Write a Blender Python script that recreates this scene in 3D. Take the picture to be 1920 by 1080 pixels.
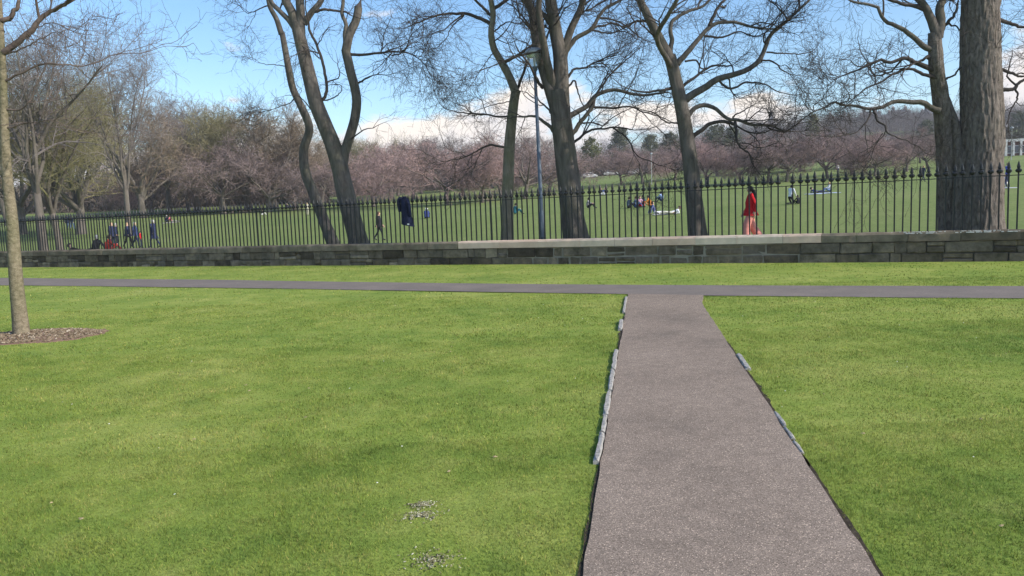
import bpy, bmesh, math, random
import numpy as np
from mathutils import Vector, Matrix, Euler

# ------------------------------------------------------------------ scene
for o in list(bpy.data.objects):
    bpy.data.objects.remove(o)
scene = bpy.context.scene
C = scene.collection
R = math.radians

# camera: a phone held at eye height on the flat lawn, tipped down and a little rolled
F_PX, CAM_Z = 1390.0, 1.6
PITCH, ROLL = R(5.62), R(2.2)
cam_data = bpy.data.cameras.new('camera')
cam_data.sensor_width = 36.0
cam_data.lens = 36.0 * F_PX / 1920.0
cam_data.clip_start = 0.05
cam_data.clip_end = 6000
cam = bpy.data.objects.new('camera', cam_data)
C.objects.link(cam)
CAM_M = (Matrix.Translation((0, 0, CAM_Z)) @ Euler((math.pi / 2 - PITCH, 0, 0)).to_matrix().to_4x4()
         @ Matrix.Rotation(-ROLL, 4, 'Z'))
cam.matrix_world = CAM_M
scene.camera = cam

# sun: low afternoon sun from the right, about in line with the wall
SUN_H = Vector((0.885, -0.465)).normalized()
SUN_EL = R(33)
sun_data = bpy.data.lights.new('sun', 'SUN')
sun_data.energy = 3.6
sun_data.angle = R(0.6)
sun_data.color = (1.0, 0.93, 0.82)
sun = bpy.data.objects.new('sun', sun_data)
C.objects.link(sun)
to_sun = Vector((SUN_H.x * math.cos(SUN_EL), SUN_H.y * math.cos(SUN_EL), math.sin(SUN_EL)))
sun.rotation_euler = to_sun.to_track_quat('Z', 'Y').to_euler()

# sky with a low bank of cumulus all round the horizon
world = bpy.data.worlds.new('World')
scene.world = world
world.use_nodes = True
wn, wl = world.node_tree.nodes, world.node_tree.links
wn.clear()
w_out = wn.new('ShaderNodeOutputWorld')
w_bg = wn.new('ShaderNodeBackground')
w_bg.inputs['Strength'].default_value = 0.15
sky = wn.new('ShaderNodeTexSky')
sky.sky_type = 'NISHITA'
sky.sun_disc = False
sky.sun_elevation = SUN_EL
sky.sun_rotation = math.atan2(SUN_H.x, SUN_H.y)
sky.air_density = 1.0
sky.dust_density = 0.8
sky.ozone_density = 1.6


def wmath(op, a, b=None, c=None, clamp=False):
    n = wn.new('ShaderNodeMath')
    n.operation = op
    n.use_clamp = clamp
    for i, v in enumerate((a, b, c)):
        if v is None:
            continue
        if isinstance(v, (int, float)):
            n.inputs[i].default_value = v
        else:
            wl.new(v, n.inputs[i])
    return n.outputs[0]


def wnoise(vec, scale, detail, rough):
    n = wn.new('ShaderNodeTexNoise')
    n.inputs['Scale'].default_value = scale
    n.inputs['Detail'].default_value = detail
    n.inputs['Roughness'].default_value = rough
    wl.new(vec, n.inputs['Vector'])
    return n.outputs['Fac']


def wmap(scale, loc):
    m = wn.new('ShaderNodeMapping')
    m.inputs['Scale'].default_value = scale
    m.inputs['Location'].default_value = loc
    wl.new(w_tc.outputs['Generated'], m.inputs['Vector'])
    return m.outputs['Vector']


w_tc = wn.new('ShaderNodeTexCoord')
w_sep = wn.new('ShaderNodeSeparateXYZ')
wl.new(w_tc.outputs['Generated'], w_sep.inputs[0])
elev = w_sep.outputs['Z']
CLOUD_LOC = (2.1, 0.35, 0.0)
n_big = wnoise(wmap((1, 1, 2.2), CLOUD_LOC), 5.5, 9, 0.56)
n_up = wnoise(wmap((1, 1, 2.2), (CLOUD_LOC[0] + 0.03, CLOUD_LOC[1] - 0.02, CLOUD_LOC[2] + 0.075)), 5.5, 9, 0.56)
bias = wmath('MULTIPLY_ADD', elev, -2.1, 0.26)          # plenty of cloud low down, none above
bias = wmath('MAXIMUM', bias, -0.12)
dens = wmath('ADD', wmath('ADD', n_big, bias), -0.5)
cover = wmath('MULTIPLY', dens, 12.0, clamp=True)
shade = wmath('MULTIPLY_ADD', wmath('SUBTRACT', n_big, n_up), 3.2, 0.62, clamp=True)
ramp = wn.new('ShaderNodeMix')
ramp.data_type = 'RGBA'
ramp.inputs[6].default_value = (3.5, 3.6, 4.05, 1)
ramp.inputs[7].default_value = (5.2, 4.75, 4.3, 1)
wl.new(shade, ramp.inputs[0])
mixc = wn.new('ShaderNodeMix')
mixc.data_type = 'RGBA'
wl.new(cover, mixc.inputs[0])
hs = wn.new('ShaderNodeHueSaturation')
hs.inputs['Saturation'].default_value = 1.2
hs.inputs['Value'].default_value = 1.0
wl.new(sky.outputs[0], hs.inputs['Color'])
wl.new(hs.outputs[0], mixc.inputs[6])
wl.new(ramp.outputs[2], mixc.inputs[7])
wl.new(mixc.outputs[2], w_bg.inputs['Color'])
wl.new(w_bg.outputs[0], w_out.inputs['Surface'])

vs = scene.view_settings
vs.view_transform = 'Standard'
vs.look = 'None'
vs.gamma = 1.0
vs.exposure = 0.58
vs.use_curve_mapping = False
scene.render.resolution_x, scene.render.resolution_y = 1024, 576

# ------------------------------------------------------------------ pixels to places
CM = np.array(CAM_M)


def ray(px, py):
    d = CM[:3, :3] @ np.array([(px - 960) / F_PX, -(py - 540) / F_PX, -1.0])
    return d


def at_z(px, py, z=0.0):
    d = ray(px, py)
    return np.array([0, 0, CAM_Z]) + d * ((z - CAM_Z) / d[2])


def at_y(px, py, y):
    d = ray(px, py)
    return np.array([0, 0, CAM_Z]) + d * (y / d[1])


WALL_A, WALL_B = 24.1, -0.49               # plan line of the wall: y = A + B x
WALL_DIR = np.array([1.0, WALL_B, 0]) / math.hypot(1, WALL_B)
WALL_IN = np.array([-WALL_B, 1.0, 0]) / math.hypot(1, WALL_B)   # towards the meadow


def wall_y(px):
    d = ray(px, 460)
    k = d[0] / d[1]
    return WALL_A / (1 - WALL_B * k)


_sk = np.array([-60, 0, 5, 13, 18, 25, 32, 43, 55, 71, 110, 186, 230, 5000.])
_zk = np.array([0.55, 0.55, .5, .33, .5, 1.2, 1.75, 2.3, 2.75, 3.6, 6.2, 12.0, 13.2, 13.2])
_sf = np.linspace(-60, 400, 2000)
_zf = np.interp(_sf, _sk, _zk)
_ker = np.exp(-0.5 * (np.arange(-40, 41) / 14.0) ** 2)
_ker /= _ker.sum()
_zf = np.convolve(np.pad(_zf, 40, mode='edge'), _ker, mode='valid')


def sstep(a, b, x):
    t = np.clip((x - a) / (b - a), 0, 1)
    return t * t * (3 - 2 * t)


def meadow_z(x, y):
    x = np.asarray(x, float)
    y = np.asarray(y, float)
    s = (y - (WALL_A + WALL_B * x)) / math.hypot(1, WALL_B)
    z = np.interp(s, _sf, _zf)
    z = z + 0.03 * np.clip(-x - 35, 0, 90) * sstep(20, 60, s)
    z = z + 23 * sstep(215, 390, y) * sstep(-40, 180, x)
    z = z + 0.10 * np.sin(x * 0.11 + 1.3) * np.sin(y * 0.09) * sstep(15, 60, s)
    return z


def at_meadow(px, py):
    d = ray(px, py)
    t = np.linspace(15, 500, 12000)
    p = np.array([0, 0, CAM_Z])[None] + t[:, None] * (d / d[1])[None]
    below = p[:, 2] < meadow_z(p[:, 0], p[:, 1])
    s = (p[:, 1] - (WALL_A + WALL_B * p[:, 0]))
    ok = np.nonzero(below & (s > 0.6))[0]
    i = ok[0] if len(ok) else 5000
    q = p[i]
    return np.array([q[0], q[1], float(meadow_z(q[0], q[1]))])


def on_meadow(px, y):
    d = ray(px, 400)
    x = d[0] / d[1] * y
    return np.array([x, y, float(meadow_z(x, y))])


# ------------------------------------------------------------------ noise in numpy
def _hash(ix, iy, iz):
    h = (ix * 374761393 + iy * 668265263 + iz * 2147483647 * 13) & 0xFFFFFFFF
    h = ((h ^ (h >> 13)) * 1274126177) & 0xFFFFFFFF
    return ((h ^ (h >> 16)) & 0xFFFF) / 65535.0


def vnoise(p):
    p = np.asarray(p, float)
    i = np.floor(p).astype(np.int64)
    f = p - i
    f = f * f * (3 - 2 * f)
    out = 0
    for a in (0, 1):
        for b in (0, 1):
            for c in (0, 1):
                w = (f[..., 0] if a else 1 - f[..., 0]) * (f[..., 1] if b else 1 - f[..., 1]) * (f[..., 2] if c else 1 - f[..., 2])
                out = out + w * _hash(i[..., 0] + a, i[..., 1] + b, i[..., 2] + c)
    return out


# ------------------------------------------------------------------ materials
def mat(name, rough=0.85, spec=0.3):
    m = bpy.data.materials.new(name)
    m.use_nodes = True
    b = m.node_tree.nodes['Principled BSDF']
    b.inputs['Roughness'].default_value = rough
    b.inputs['Specular IOR Level'].default_value = spec
    return m, m.node_tree.nodes, m.node_tree.links, b


def coords(n, l, scale=(1, 1, 1), kind='Object', rot=(0, 0, 0)):
    tc = n.new('ShaderNodeTexCoord')
    mp = n.new('ShaderNodeMapping')
    mp.inputs['Scale'].default_value = scale
    mp.inputs['Rotation'].default_value = rot
    l.new(tc.outputs[kind], mp.inputs['Vector'])
    return mp.outputs['Vector']


def noise(n, l, vec, scale, detail=4, rough=0.55, dist=0.0):
    t = n.new('ShaderNodeTexNoise')
    t.inputs['Scale'].default_value = scale
    t.inputs['Detail'].default_value = detail
    t.inputs['Roughness'].default_value = rough
    t.inputs['Distortion'].default_value = dist
    l.new(vec, t.inputs['Vector'])
    return t.outputs['Fac']


def ramp2(n, l, fac, stops):
    r = n.new('ShaderNodeValToRGB')
    e = r.color_ramp.elements
    e[0].position, e[0].color = stops[0][0], (*stops[0][1], 1)
    e[1].position, e[1].color = stops[-1][0], (*stops[-1][1], 1)
    for p, c in stops[1:-1]:
        k = e.new(p)
        k.color = (*c, 1)
    l.new(fac, r.inputs['Fac'])
    return r.outputs['Color']


def mixcol(n, l, fac, a, b, mode='MIX'):
    m = n.new('ShaderNodeMix')
    m.data_type = 'RGBA'
    m.blend_type = mode
    for i, v in ((0, fac), (6, a), (7, b)):
        if isinstance(v, (int, float)):
            m.inputs[i].default_value = v
        elif isinstance(v, tuple):
            m.inputs[i].default_value = (*v, 1)
        else:
            l.new(v, m.inputs[i])
    return m.outputs[2]


def bump(n, l, b, h, strength=0.4, dist=0.02):
    k = n.new('ShaderNodeBump')
    k.inputs['Strength'].default_value = strength
    k.inputs['Distance'].default_value = dist
    l.new(h, k.inputs['Height'])
    l.new(k.outputs[0], b.inputs['Normal'])


def objrand(n):
    return n.new('ShaderNodeObjectInfo').outputs['Random']


def plain(name, col, rough=0.8, var=0.15, scale=8.0, metal=0.0, spec=0.3, bmp=0.0):
    m, n, l, b = mat(name, rough, spec)
    v = coords(n, l)
    f = noise(n, l, v, scale, 5)
    c = ramp2(n, l, f, [(0.3, tuple(x * (1 - var) for x in col)), (0.7, tuple(min(1, x * (1 + var)) for x in col))])
    l.new(c, b.inputs['Base Color'])
    b.inputs['Metallic'].default_value = metal
    if bmp:
        bump(n, l, b, noise(n, l, v, scale * 3, 5), bmp, 0.01)
    return m


# ------------------------------------------------------------------ meshes and objects
def mesh_np(name, verts, quads=None, tris=None, smooth=False):
    me = bpy.data.meshes.new(name)
    verts = np.asarray(verts, np.float32)
    nq = 0 if quads is None else len(quads)
    nt = 0 if tris is None else len(tris)
    me.vertices.add(len(verts))
    me.vertices.foreach_set('co', verts.ravel())
    idx = []
    if nq:
        idx.append(np.asarray(quads, np.int32).ravel())
    if nt:
        idx.append(np.asarray(tris, np.int32).ravel())
    idx = np.concatenate(idx)
    me.loops.add(len(idx))
    me.loops.foreach_set('vertex_index', idx)
    me.polygons.add(nq + nt)
    starts = np.concatenate([np.arange(nq) * 4, nq * 4 + np.arange(nt) * 3]).astype(np.int32)
    me.polygons.foreach_set('loop_start', starts)
    me.polygons.foreach_set('use_smooth', np.full(nq + nt, bool(smooth)))
    me.update(calc_edges=True)
    return me


def link(name, me, material=None, parent=None, loc=None, rot=None):
    o = bpy.data.objects.new(name, me)
    C.objects.link(o)
    if material is not None and me is not None and len(me.materials) == 0:
        me.materials.append(material)
    if parent is not None:
        o.parent = parent
    if loc is not None:
        o.location = loc
    if rot is not None:
        o.rotation_euler = rot
    return o


def tag(o, label=None, cat=None, group=None, kind=None):
    if label:
        o['label'] = label
    if cat:
        o['category'] = cat
    if group:
        o['group'] = group
    if kind:
        o['kind'] = kind
    return o


def thing(name, label, cat, loc=(0, 0, 0), rz=0.0, group=None):
    o = bpy.data.objects.new(name, None)
    o.empty_display_size = 0.2
    C.objects.link(o)
    o.location = loc
    o.rotation_euler = (0, 0, rz)
    return tag(o, label, cat, group)


class MB:
    """collects simple shapes into one mesh"""
    def __init__(s):
        s.v, s.f = [], []

    def add(s, v, f):
        k = len(s.v)
        s.v += [tuple(p) for p in v]
        s.f += [tuple(i + k for i in q) for q in f]
        return s

    def box(s, c, size, rz=0.0):
        x, y, z = (k / 2 for k in size)
        ca, sa = math.cos(rz), math.sin(rz)
        v = []
        for dz in (-z, z):
            for dx, dy in ((-x, -y), (x, -y), (x, y), (-x, y)):
                v.append((c[0] + dx * ca - dy * sa, c[1] + dx * sa + dy * ca, c[2] + dz))
        return s.add(v, [(3, 2, 1, 0), (4, 5, 6, 7), (0, 1, 5, 4), (1, 2, 6, 5), (2, 3, 7, 6), (3, 0, 4, 7)])

    def lathe(s, prof, k=10, c=(0, 0, 0), sx=1.0, sy=1.0, cap=True):
        v, f = [], []
        for r, z in prof:
            for i in range(k):
                a = 2 * math.pi * i / k
                v.append((c[0] + r * math.cos(a) * sx, c[1] + r * math.sin(a) * sy, c[2] + z))
        for j in range(len(prof) - 1):
            for i in range(k):
                f.append((j * k + i, j * k + (i + 1) % k, (j + 1) * k + (i + 1) % k, (j + 1) * k + i))
        if cap:
            f.append(tuple(range(k))[::-1])
            f.append(tuple((len(prof) - 1) * k + i for i in range(k)))
        return s.add(v, f)

    def bar(s, p, q, r0, r1=None, k=6):
        r1 = r0 if r1 is None else r1
        p, q = Vector(p), Vector(q)
        d = (q - p).normalized()
        u = d.orthogonal().normalized()
        w = d.cross(u)
        v = []
        for c, r in ((p, r0), (q, r1)):
            for i in range(k):
                a = 2 * math.pi * i / k
                v.append(c + (u * math.cos(a) + w * math.sin(a)) * r)
        f = [(i, (i + 1) % k, k + (i + 1) % k, k + i) for i in range(k)]
        f += [tuple(range(k))[::-1], tuple(range(k, 2 * k))]
        return s.add(v, f)

    def mesh(s, name, smooth=False):
        me = bpy.data.meshes.new(name)
        me.from_pydata([tuple(map(float, p)) for p in s.v], [], s.f)
        if smooth:
            for p in me.polygons:
                p.use_smooth = True
        me.update()
        return me

    def build(s, name, material, parent=None, smooth=False, loc=None, rot=None):
        return link(name, s.mesh(name, smooth), material, parent, loc, rot)


rng = np.random.default_rng(11)
random.seed(5)
# ------------------------------------------------------------------ ground materials
def grass_colour(n, l, vec, dark, mid, light, s1=0.35, s2=2.2, s3=14.0):
    a = noise(n, l, vec, s1, 4, 0.6)
    b_ = noise(n, l, vec, s2, 5, 0.65)
    c = noise(n, l, vec, s3, 4, 0.7)
    col = ramp2(n, l, a, [(0.32, dark), (0.5, mid), (0.68, light)])
    col2 = ramp2(n, l, b_, [(0.3, dark), (0.5, mid), (0.72, light)])
    col = mixcol(n, l, 0.5, col, col2)
    fine = ramp2(n, l, c, [(0.25, (0.62, 0.62, 0.6)), (0.5, (1, 1, 1)), (0.75, (1.3, 1.28, 1.2))])
    return mixcol(n, l, 1.0, col, fine, 'MULTIPLY'), c


LAWN_D, LAWN_M, LAWN_L = (0.118, 0.196, 0.036), (0.218, 0.280, 0.054), (0.350, 0.365, 0.105)
m_lawn, n_, l_, b_ = mat('lawn_grass', 0.95, 0.1)
v_ = coords(n_, l_)
col_, f_ = grass_colour(n_, l_, v_, LAWN_D, LAWN_M, LAWN_L, 0.45, 2.6, 34.0)
l_.new(col_, b_.inputs['Base Color'])
bump(n_, l_, b_, noise(n_, l_, v_, 60, 5, 0.7), 0.5, 0.02)

# blades: the same colours by place, plus a tint of each blade's own
m_blade, n_, l_, b_ = mat('grass_blade', 0.75, 0.25)
v_ = coords(n_, l_)
col_, f_ = grass_colour(n_, l_, v_, LAWN_D, LAWN_M, LAWN_L, 0.45, 2.6, 12.0)
at_ = n_.new('ShaderNodeAttribute')
at_.attribute_name = 'tint'
col_ = mixcol(n_, l_, 1.0, col_, at_.outputs['Color'], 'MULTIPLY')
l_.new(col_, b_.inputs['Base Color'])
tr_ = n_.new('ShaderNodeBsdfTranslucent')
l_.new(col_, tr_.inputs['Color'])
mx_ = n_.new('ShaderNodeMixShader')
mx_.inputs[0].default_value = 0.35
l_.new(b_.outputs[0], mx_.inputs[1])
l_.new(tr_.outputs[0], mx_.inputs[2])
l_.new(mx_.outputs[0], n_['Material Output'].inputs['Surface'])

m_meadow, n_, l_, b_ = mat('meadow_grass', 0.95, 0.1)
v_ = coords(n_, l_)
col_, f_ = grass_colour(n_, l_, v_, (0.130, 0.180, 0.052), (0.168, 0.212, 0.068), (0.212, 0.240, 0.092), 0.06, 0.5, 6.0)
l_.new(col_, b_.inputs['Base Color'])
bump(n_, l_, b_, noise(n_, l_, v_, 12, 5, 0.7), 0.6, 0.08)

m_path, n_, l_, b_ = mat('worn_pink_asphalt', 0.95, 0.06)
v_ = coords(n_, l_)
big_ = noise(n_, l_, v_, 0.7, 5, 0.6)
med_ = noise(n_, l_, v_, 9, 5, 0.6)
col_ = ramp2(n_, l_, big_, [(0.25, (0.185, 0.155, 0.129)), (0.45, (0.252, 0.205, 0.168)), (0.75, (0.298, 0.243, 0.200))])
col_ = mixcol(n_, l_, 1.0, col_, ramp2(n_, l_, med_, [(0.3, (0.88, 0.88, 0.88)), (0.7, (1.1, 1.1, 1.1))]), 'MULTIPLY')
vo_ = n_.new('ShaderNodeTexVoronoi')
vo_.inputs['Scale'].default_value = 235
l_.new(v_, vo_.inputs['Vector'])
hsv_ = n_.new('ShaderNodeSeparateColor')
l_.new(vo_.outputs['Color'], hsv_.inputs[0])
chip_ = ramp2(n_, l_, hsv_.outputs[0], [(0.0, (0.42, 0.41, 0.40)), (0.3, (0.84, 0.84, 0.84)), (0.75, (1.1, 1.07, 1.04)), (0.95, (1.4, 1.36, 1.3)), (1.0, (3.0, 2.9, 2.8))])
col_ = mixcol(n_, l_, 1.0, col_, chip_, 'MULTIPLY')
l_.new(col_, b_.inputs['Base Color'])
bump(n_, l_, b_, hsv_.outputs[1], 0.5, 0.004)

m_xpath, n_, l_, b_ = mat('grey_tarmac', 0.95, 0.06)
v_ = coords(n_, l_)
col_ = ramp2(n_, l_, noise(n_, l_, v_, 1.1, 6, 0.65), [(0.3, (0.155, 0.136, 0.122)), (0.55, (0.192, 0.165, 0.146)), (0.75, (0.225, 0.19, 0.165))])
col_ = mixcol(n_, l_, 1.0, col_, ramp2(n_, l_, noise(n_, l_, v_, 45, 4, 0.7), [(0.25, (0.75, 0.75, 0.75)), (0.75, (1.25, 1.25, 1.25))]), 'MULTIPLY')
l_.new(col_, b_.inputs['Base Color'])

m_soil, n_, l_, b_ = mat('bare_soil', 0.95, 0.1)
v_ = coords(n_, l_)
l_.new(ramp2(n_, l_, noise(n_, l_, v_, 14, 6, 0.7), [(0.3, (0.028, 0.022, 0.017)), (0.7, (0.085, 0.068, 0.05))]), b_.inputs['Base Color'])
bump(n_, l_, b_, noise(n_, l_, v_, 40, 5, 0.7), 0.8, 0.02)

# ------------------------------------------------------------------ plan of the paths
# straight path: its edges run to one vanishing point on the lawn
PL = [at_z(1093, 1080), at_z(1178, 553)]
PR = [at_z(1645, 1080), at_z(1306, 555)]


def line_at_y(a, b, y):
    t = (y - a[1]) / (b[1] - a[1])
    return a[0] + t * (b[0] - a[0])


# cross path: far edge and near edge traced along the lawn
XF = np.array([at_z(x, y)[:2] for x, y in ((0, 521.5), (150, 523), (400, 525), (600, 528.5), (900, 532.5), (1200, 535), (1500, 536.5), (1700, 537), (1920, 537.5))])
XN = np.array([at_z(x, y)[:2] for x, y in ((0, 535.5), (150, 537), (400, 540), (600, 543), (900, 548), (1180, 552.5), (1305, 555), (1500, 557), (1700, 559), (1920, 560.5))])


def extend(P, xlo, xhi):
    a = P[0] + (P[0] - P[1]) / (P[0] - P[1])[0] * (xlo - P[0][0])
    b = P[-1] + (P[-1] - P[-2]) / (P[-1] - P[-2])[0] * (xhi - P[-1][0])
    return np.vstack([a, P, b])


XF, XN = extend(XF, -60, 45), extend(XN, -60, 45)


def xf(x): return np.interp(x, XF[:, 0], XF[:, 1])
def xn(x): return np.interp(x, XN[:, 0], XN[:, 1])


def in_path(x, y, m=0.0):
    xl = PL[0][0] + (y - PL[0][1]) / (PL[1][1] - PL[0][1]) * (PL[1][0] - PL[0][0])
    xr = PR[0][0] + (y - PR[0][1]) / (PR[1][1] - PR[0][1]) * (PR[1][0] - PR[0][0])
    a = (x > xl - m) & (x < xr + m) & (y < xf(x))
    b = (y > xn(x) - m) & (y < xf(x) + m)
    return a | b


def lawn_z(x, y):
    return 0.012 * (vnoise(np.stack([x * 0.5, y * 0.5, 0 * x + 3.3], -1)) - 0.5) + 0.0


# lawn: grid that reaches the wall in front and far past the camera behind
def grid(xs, ys, zf):
    X, Y = np.meshgrid(xs, ys)
    V = np.stack([X, Y, zf(X, Y)], -1).reshape(-1, 3)
    nx, ny = len(xs), len(ys)
    i = np.arange(ny - 1)[:, None] * nx + np.arange(nx - 1)[None]
    Q = np.stack([i, i + 1, i + nx + 1, i + nx], -1).reshape(-1, 4)
    return V, Q


u_ = np.concatenate([np.linspace(-500, -70, 20)[:-1], np.linspace(-70, 48, 150)])
w_ = np.concatenate([np.linspace(-300, 0, 20)[:-1], np.linspace(0, 1, 90)])
V = []
for w in w_:
    yy = w if w <= 0 else w * (WALL_A + WALL_B * u_ + 0.25)
    V.append(np.stack([u_, yy + 0 * u_, lawn_z(u_, yy + 0 * u_)], -1))
V = np.array(V)
ny_, nx_ = V.shape[:2]
i_ = np.arange(ny_ - 1)[:, None] * nx_ + np.arange(nx_ - 1)[None]
Q = np.stack([i_, i_ + 1, i_ + nx_ + 1, i_ + nx_], -1).reshape(-1, 4)
lawn = link('lawn', mesh_np('lawn', V.reshape(-1, 3), Q, smooth=True), m_lawn)
tag(lawn, 'mown bright green lawn around the straight path', kind='structure')

# meadow beyond the wall, rising to a wooded hill at the right
sx_ = np.concatenate([np.linspace(-1800, -160, 22)[:-1], np.linspace(-160, 260, 170), np.linspace(260, 1800, 22)[1:]])
sy_ = np.concatenate([np.linspace(0.3, 60, 60)[:-1], np.linspace(60, 480, 120)[:-1], np.linspace(480, 3000, 14)])
X, S = np.meshgrid(sx_, sy_)
Y = WALL_A + WALL_B * X + S * math.hypot(1, WALL_B)
V = np.stack([X, Y, meadow_z(X, Y)], -1)
nx_, ny_ = len(sx_), len(sy_)
i_ = np.arange(ny_ - 1)[:, None] * nx_ + np.arange(nx_ - 1)[None]
Q = np.stack([i_, i_ + 1, i_ + nx_ + 1, i_ + nx_], -1).reshape(-1, 4)
meadow = link('meadow', mesh_np('meadow', V.reshape(-1, 3), Q, smooth=True), m_meadow)
tag(meadow, 'wide grassy meadow rising behind the railings', kind='structure')


def strip(A, B, name, m, z, thick=0.0):
    A, B = np.asarray(A), np.asarray(B)
    n = len(A)
    V = np.zeros((2 * n, 3))
    V[:n, :2], V[n:, :2] = A, B
    V[:, 2] = z
    Q = [(i, i + 1, n + i + 1, n + i) for i in range(n - 1)]
    if thick:
        V = np.vstack([V, V - [0, 0, thick]])
        Q += [(i + 2 * n, i + 1 + 2 * n, i + 1, i) for i in range(n - 1)]
        Q += [(n + i, n + i + 1, 3 * n + i + 1, 3 * n + i) for i in range(n - 1)]
    return link(name, mesh_np(name, V, Q), m)


xs_ = np.linspace(-60, 45, 240)
jit = lambda n, a: (vnoise(np.stack([np.arange(n) * 0.37, np.zeros(n) + a, np.zeros(n)], -1)) - 0.5)
cross = strip(np.stack([xs_, xn(xs_) + 0.05 * jit(240, 1)], -1), np.stack([xs_, xf(xs_) + 0.05 * jit(240, 7)], -1), 'cross_path', m_xpath, 0.012)
tag(cross, 'narrow grey tarmac path crossing in front of the wall', kind='structure')

ys_ = np.linspace(-8, 16, 300)
lx_ = np.array([line_at_y(PL[0], PL[1], y) for y in ys_])
rx_ = np.array([line_at_y(PR[0], PR[1], y) for y in ys_])
keep_l = ys_ < xn(lx_) + 0.02
npth = int(keep_l.sum())
A_ = np.stack([lx_ + 0.016 * jit(300, 3), ys_], -1)[:npth]
B_ = np.stack([rx_ + 0.016 * jit(300, 5), ys_], -1)[:npth]
# the right edge ends where the cross path begins there
B_[:, 1] = np.interp(np.arange(npth), [0, npth - 25, npth - 1], [ys_[0], B_[npth - 25, 1], xn(rx_[npth - 1]) + 0.01])
path = strip(A_, B_, 'path', m_path, 0.02, 0.06)
tag(path, 'straight speckled pinkish grey asphalt path running to the wall', kind='structure')


# worn soil gaps beside the path where the turf has drawn back
def gap(side, y0, y1, w, seed):
    n = max(6, int((y1 - y0) / 0.06))
    yy = np.linspace(y0, y1, n)
    P = PL if side < 0 else PR
    ex = np.array([line_at_y(P[0], P[1], y) for y in yy])
    nz = vnoise(np.stack([yy * 4.5, yy * 0 + seed, yy * 0], -1)) * 0.75 + vnoise(np.stack([yy * 17, yy * 0 + seed, yy * 0], -1)) * 0.45
    ww = 0.62 * w * nz * np.sin(np.linspace(0, math.pi, n)) ** 0.35 + 0.006
    a = np.stack([ex - side * 0.02, yy], -1)
    b = np.stack([ex + side * ww, yy], -1)
    o = strip(a, b, 'soil_edge', m_soil, 0.010)
    o.parent = path
    return o


GAPS = []
for side, pts in ((-1, ((1170, 595, 1163, 660, .07), (1120, 872, 1085, 1140, .042), (1163, 655, 1120, 880, .05))),
                  (1, ((1368, 640, 1400, 690, .05), (1410, 690, 1475, 800, .085), (1480, 800, 1530, 880, .05), (1520, 850, 1660, 1120, .06)))):
    for k, (xa, ya, xb, yb, w) in enumerate(pts):
        y0, y1 = at_z(xb, yb)[1], at_z(xa, ya)[1]
        GAPS.append((side, y0, y1, w))
        gap(side, y0, y1, w, k + side * 7.3)


def in_gap(x, y):
    r = np.zeros(len(x), bool)
    for side, y0, y1, w in GAPS:
        P = PL if side < 0 else PR
        ex = P[0][0] + (y - P[0][1]) / (P[1][1] - P[0][1]) * (P[1][0] - P[0][0])
        d = (x - ex) * side
        r |= (y > y0) & (y < y1) & (d > -0.03) & (d < w * 0.30)
    return r


# pale kerb stones, still standing in places along both edges
m_kerb, n_, l_, b_ = mat('pale_granite', 0.85, 0.3)
v_ = coords(n_, l_)
col_ = ramp2(n_, l_, noise(n_, l_, v_, 30, 6, 0.7), [(0.3, (0.14, 0.13, 0.115)), (0.5, (0.31, 0.295, 0.27)), (0.75, (0.46, 0.44, 0.41))])
l_.new(col_, b_.inputs['Base Color'])
bump(n_, l_, b_, noise(n_, l_, v_, 50, 5, 0.7), 0.5, 0.01)


def rough_block(name, size, seed, jitter=0.012, bev=0.015):
    """a hand-dressed stone: bevelled box with uneven faces"""
    bm = bmesh.new()
    bmesh.ops.create_cube(bm, size=1)
    for v in bm.verts:
        v.co = Vector((v.co.x * size[0], v.co.y * size[1], v.co.z * size[2]))
    bmesh.ops.bevel(bm, geom=bm.edges[:] + bm.verts[:], offset=bev, segments=1, affect='EDGES')
    rr = random.Random(seed)
    for v in bm.verts:
        v.co += Vector((rr.uniform(-1, 1), rr.uniform(-1, 1), rr.uniform(-1, 1))) * jitter
    me = bpy.data.meshes.new(name)
    bm.to_mesh(me)
    bm.free()
    return me


def kerb(side, xa, ya, xb, yb, w, up, k):
    P = PL if side < 0 else PR
    ya_, yb_ = at_z(xa, ya)[1], at_z(xb, yb)[1]
    y0, y1 = min(ya_, yb_), max(ya_, yb_)
    L = y1 - y0
    ym = (y0 + y1) / 2
    ex = line_at_y(P[0], P[1], ym) + side * (w / 2 + 0.004)
    ang = math.atan2(P[1][1] - P[0][1], P[1][0] - P[0][0])
    rr_ = random.Random(k)
    bm = bmesh.new()
    ns = max(3, int(L / .09))
    w = w * .95
    cols = []
    for i in range(ns + 1):
        x = -L / 2 + L * i / ns
        e = .55 if i in (0, ns) else 1.0
        j = lambda q: rr_.uniform(-q, q)
        zt = up * .62 + j(.004)
        cols.append([bm.verts.new(p_) for p_ in ((x, -w / 2, -.08), (x, -w / 2 + j(.006), zt - .012), (x, -w / 2 * e + .007 + j(.005), zt), (x, w / 2 * e - .007 + j(.005), zt + j(.003)), (x, w / 2 + j(.006), zt - .012), (x, w / 2, -.08))])
    for i in range(ns):
        for q in range(6):
            bm.faces.new((cols[i][q], cols[i][(q + 1) % 6], cols[i + 1][(q + 1) % 6], cols[i + 1][q]))
    bm.faces.new(cols[0][::-1])
    bm.faces.new(cols[-1])
    bmesh.ops.recalc_face_normals(bm, faces=bm.faces[:])
    me = bpy.data.meshes.new('kerb_stone')
    bm.to_mesh(me)
    bm.free()
    o = link('kerb_stone', me, m_kerb, path, (ex, ym, 0), (0, 0, ang + random.uniform(-.01, .01)))
    return o


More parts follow.
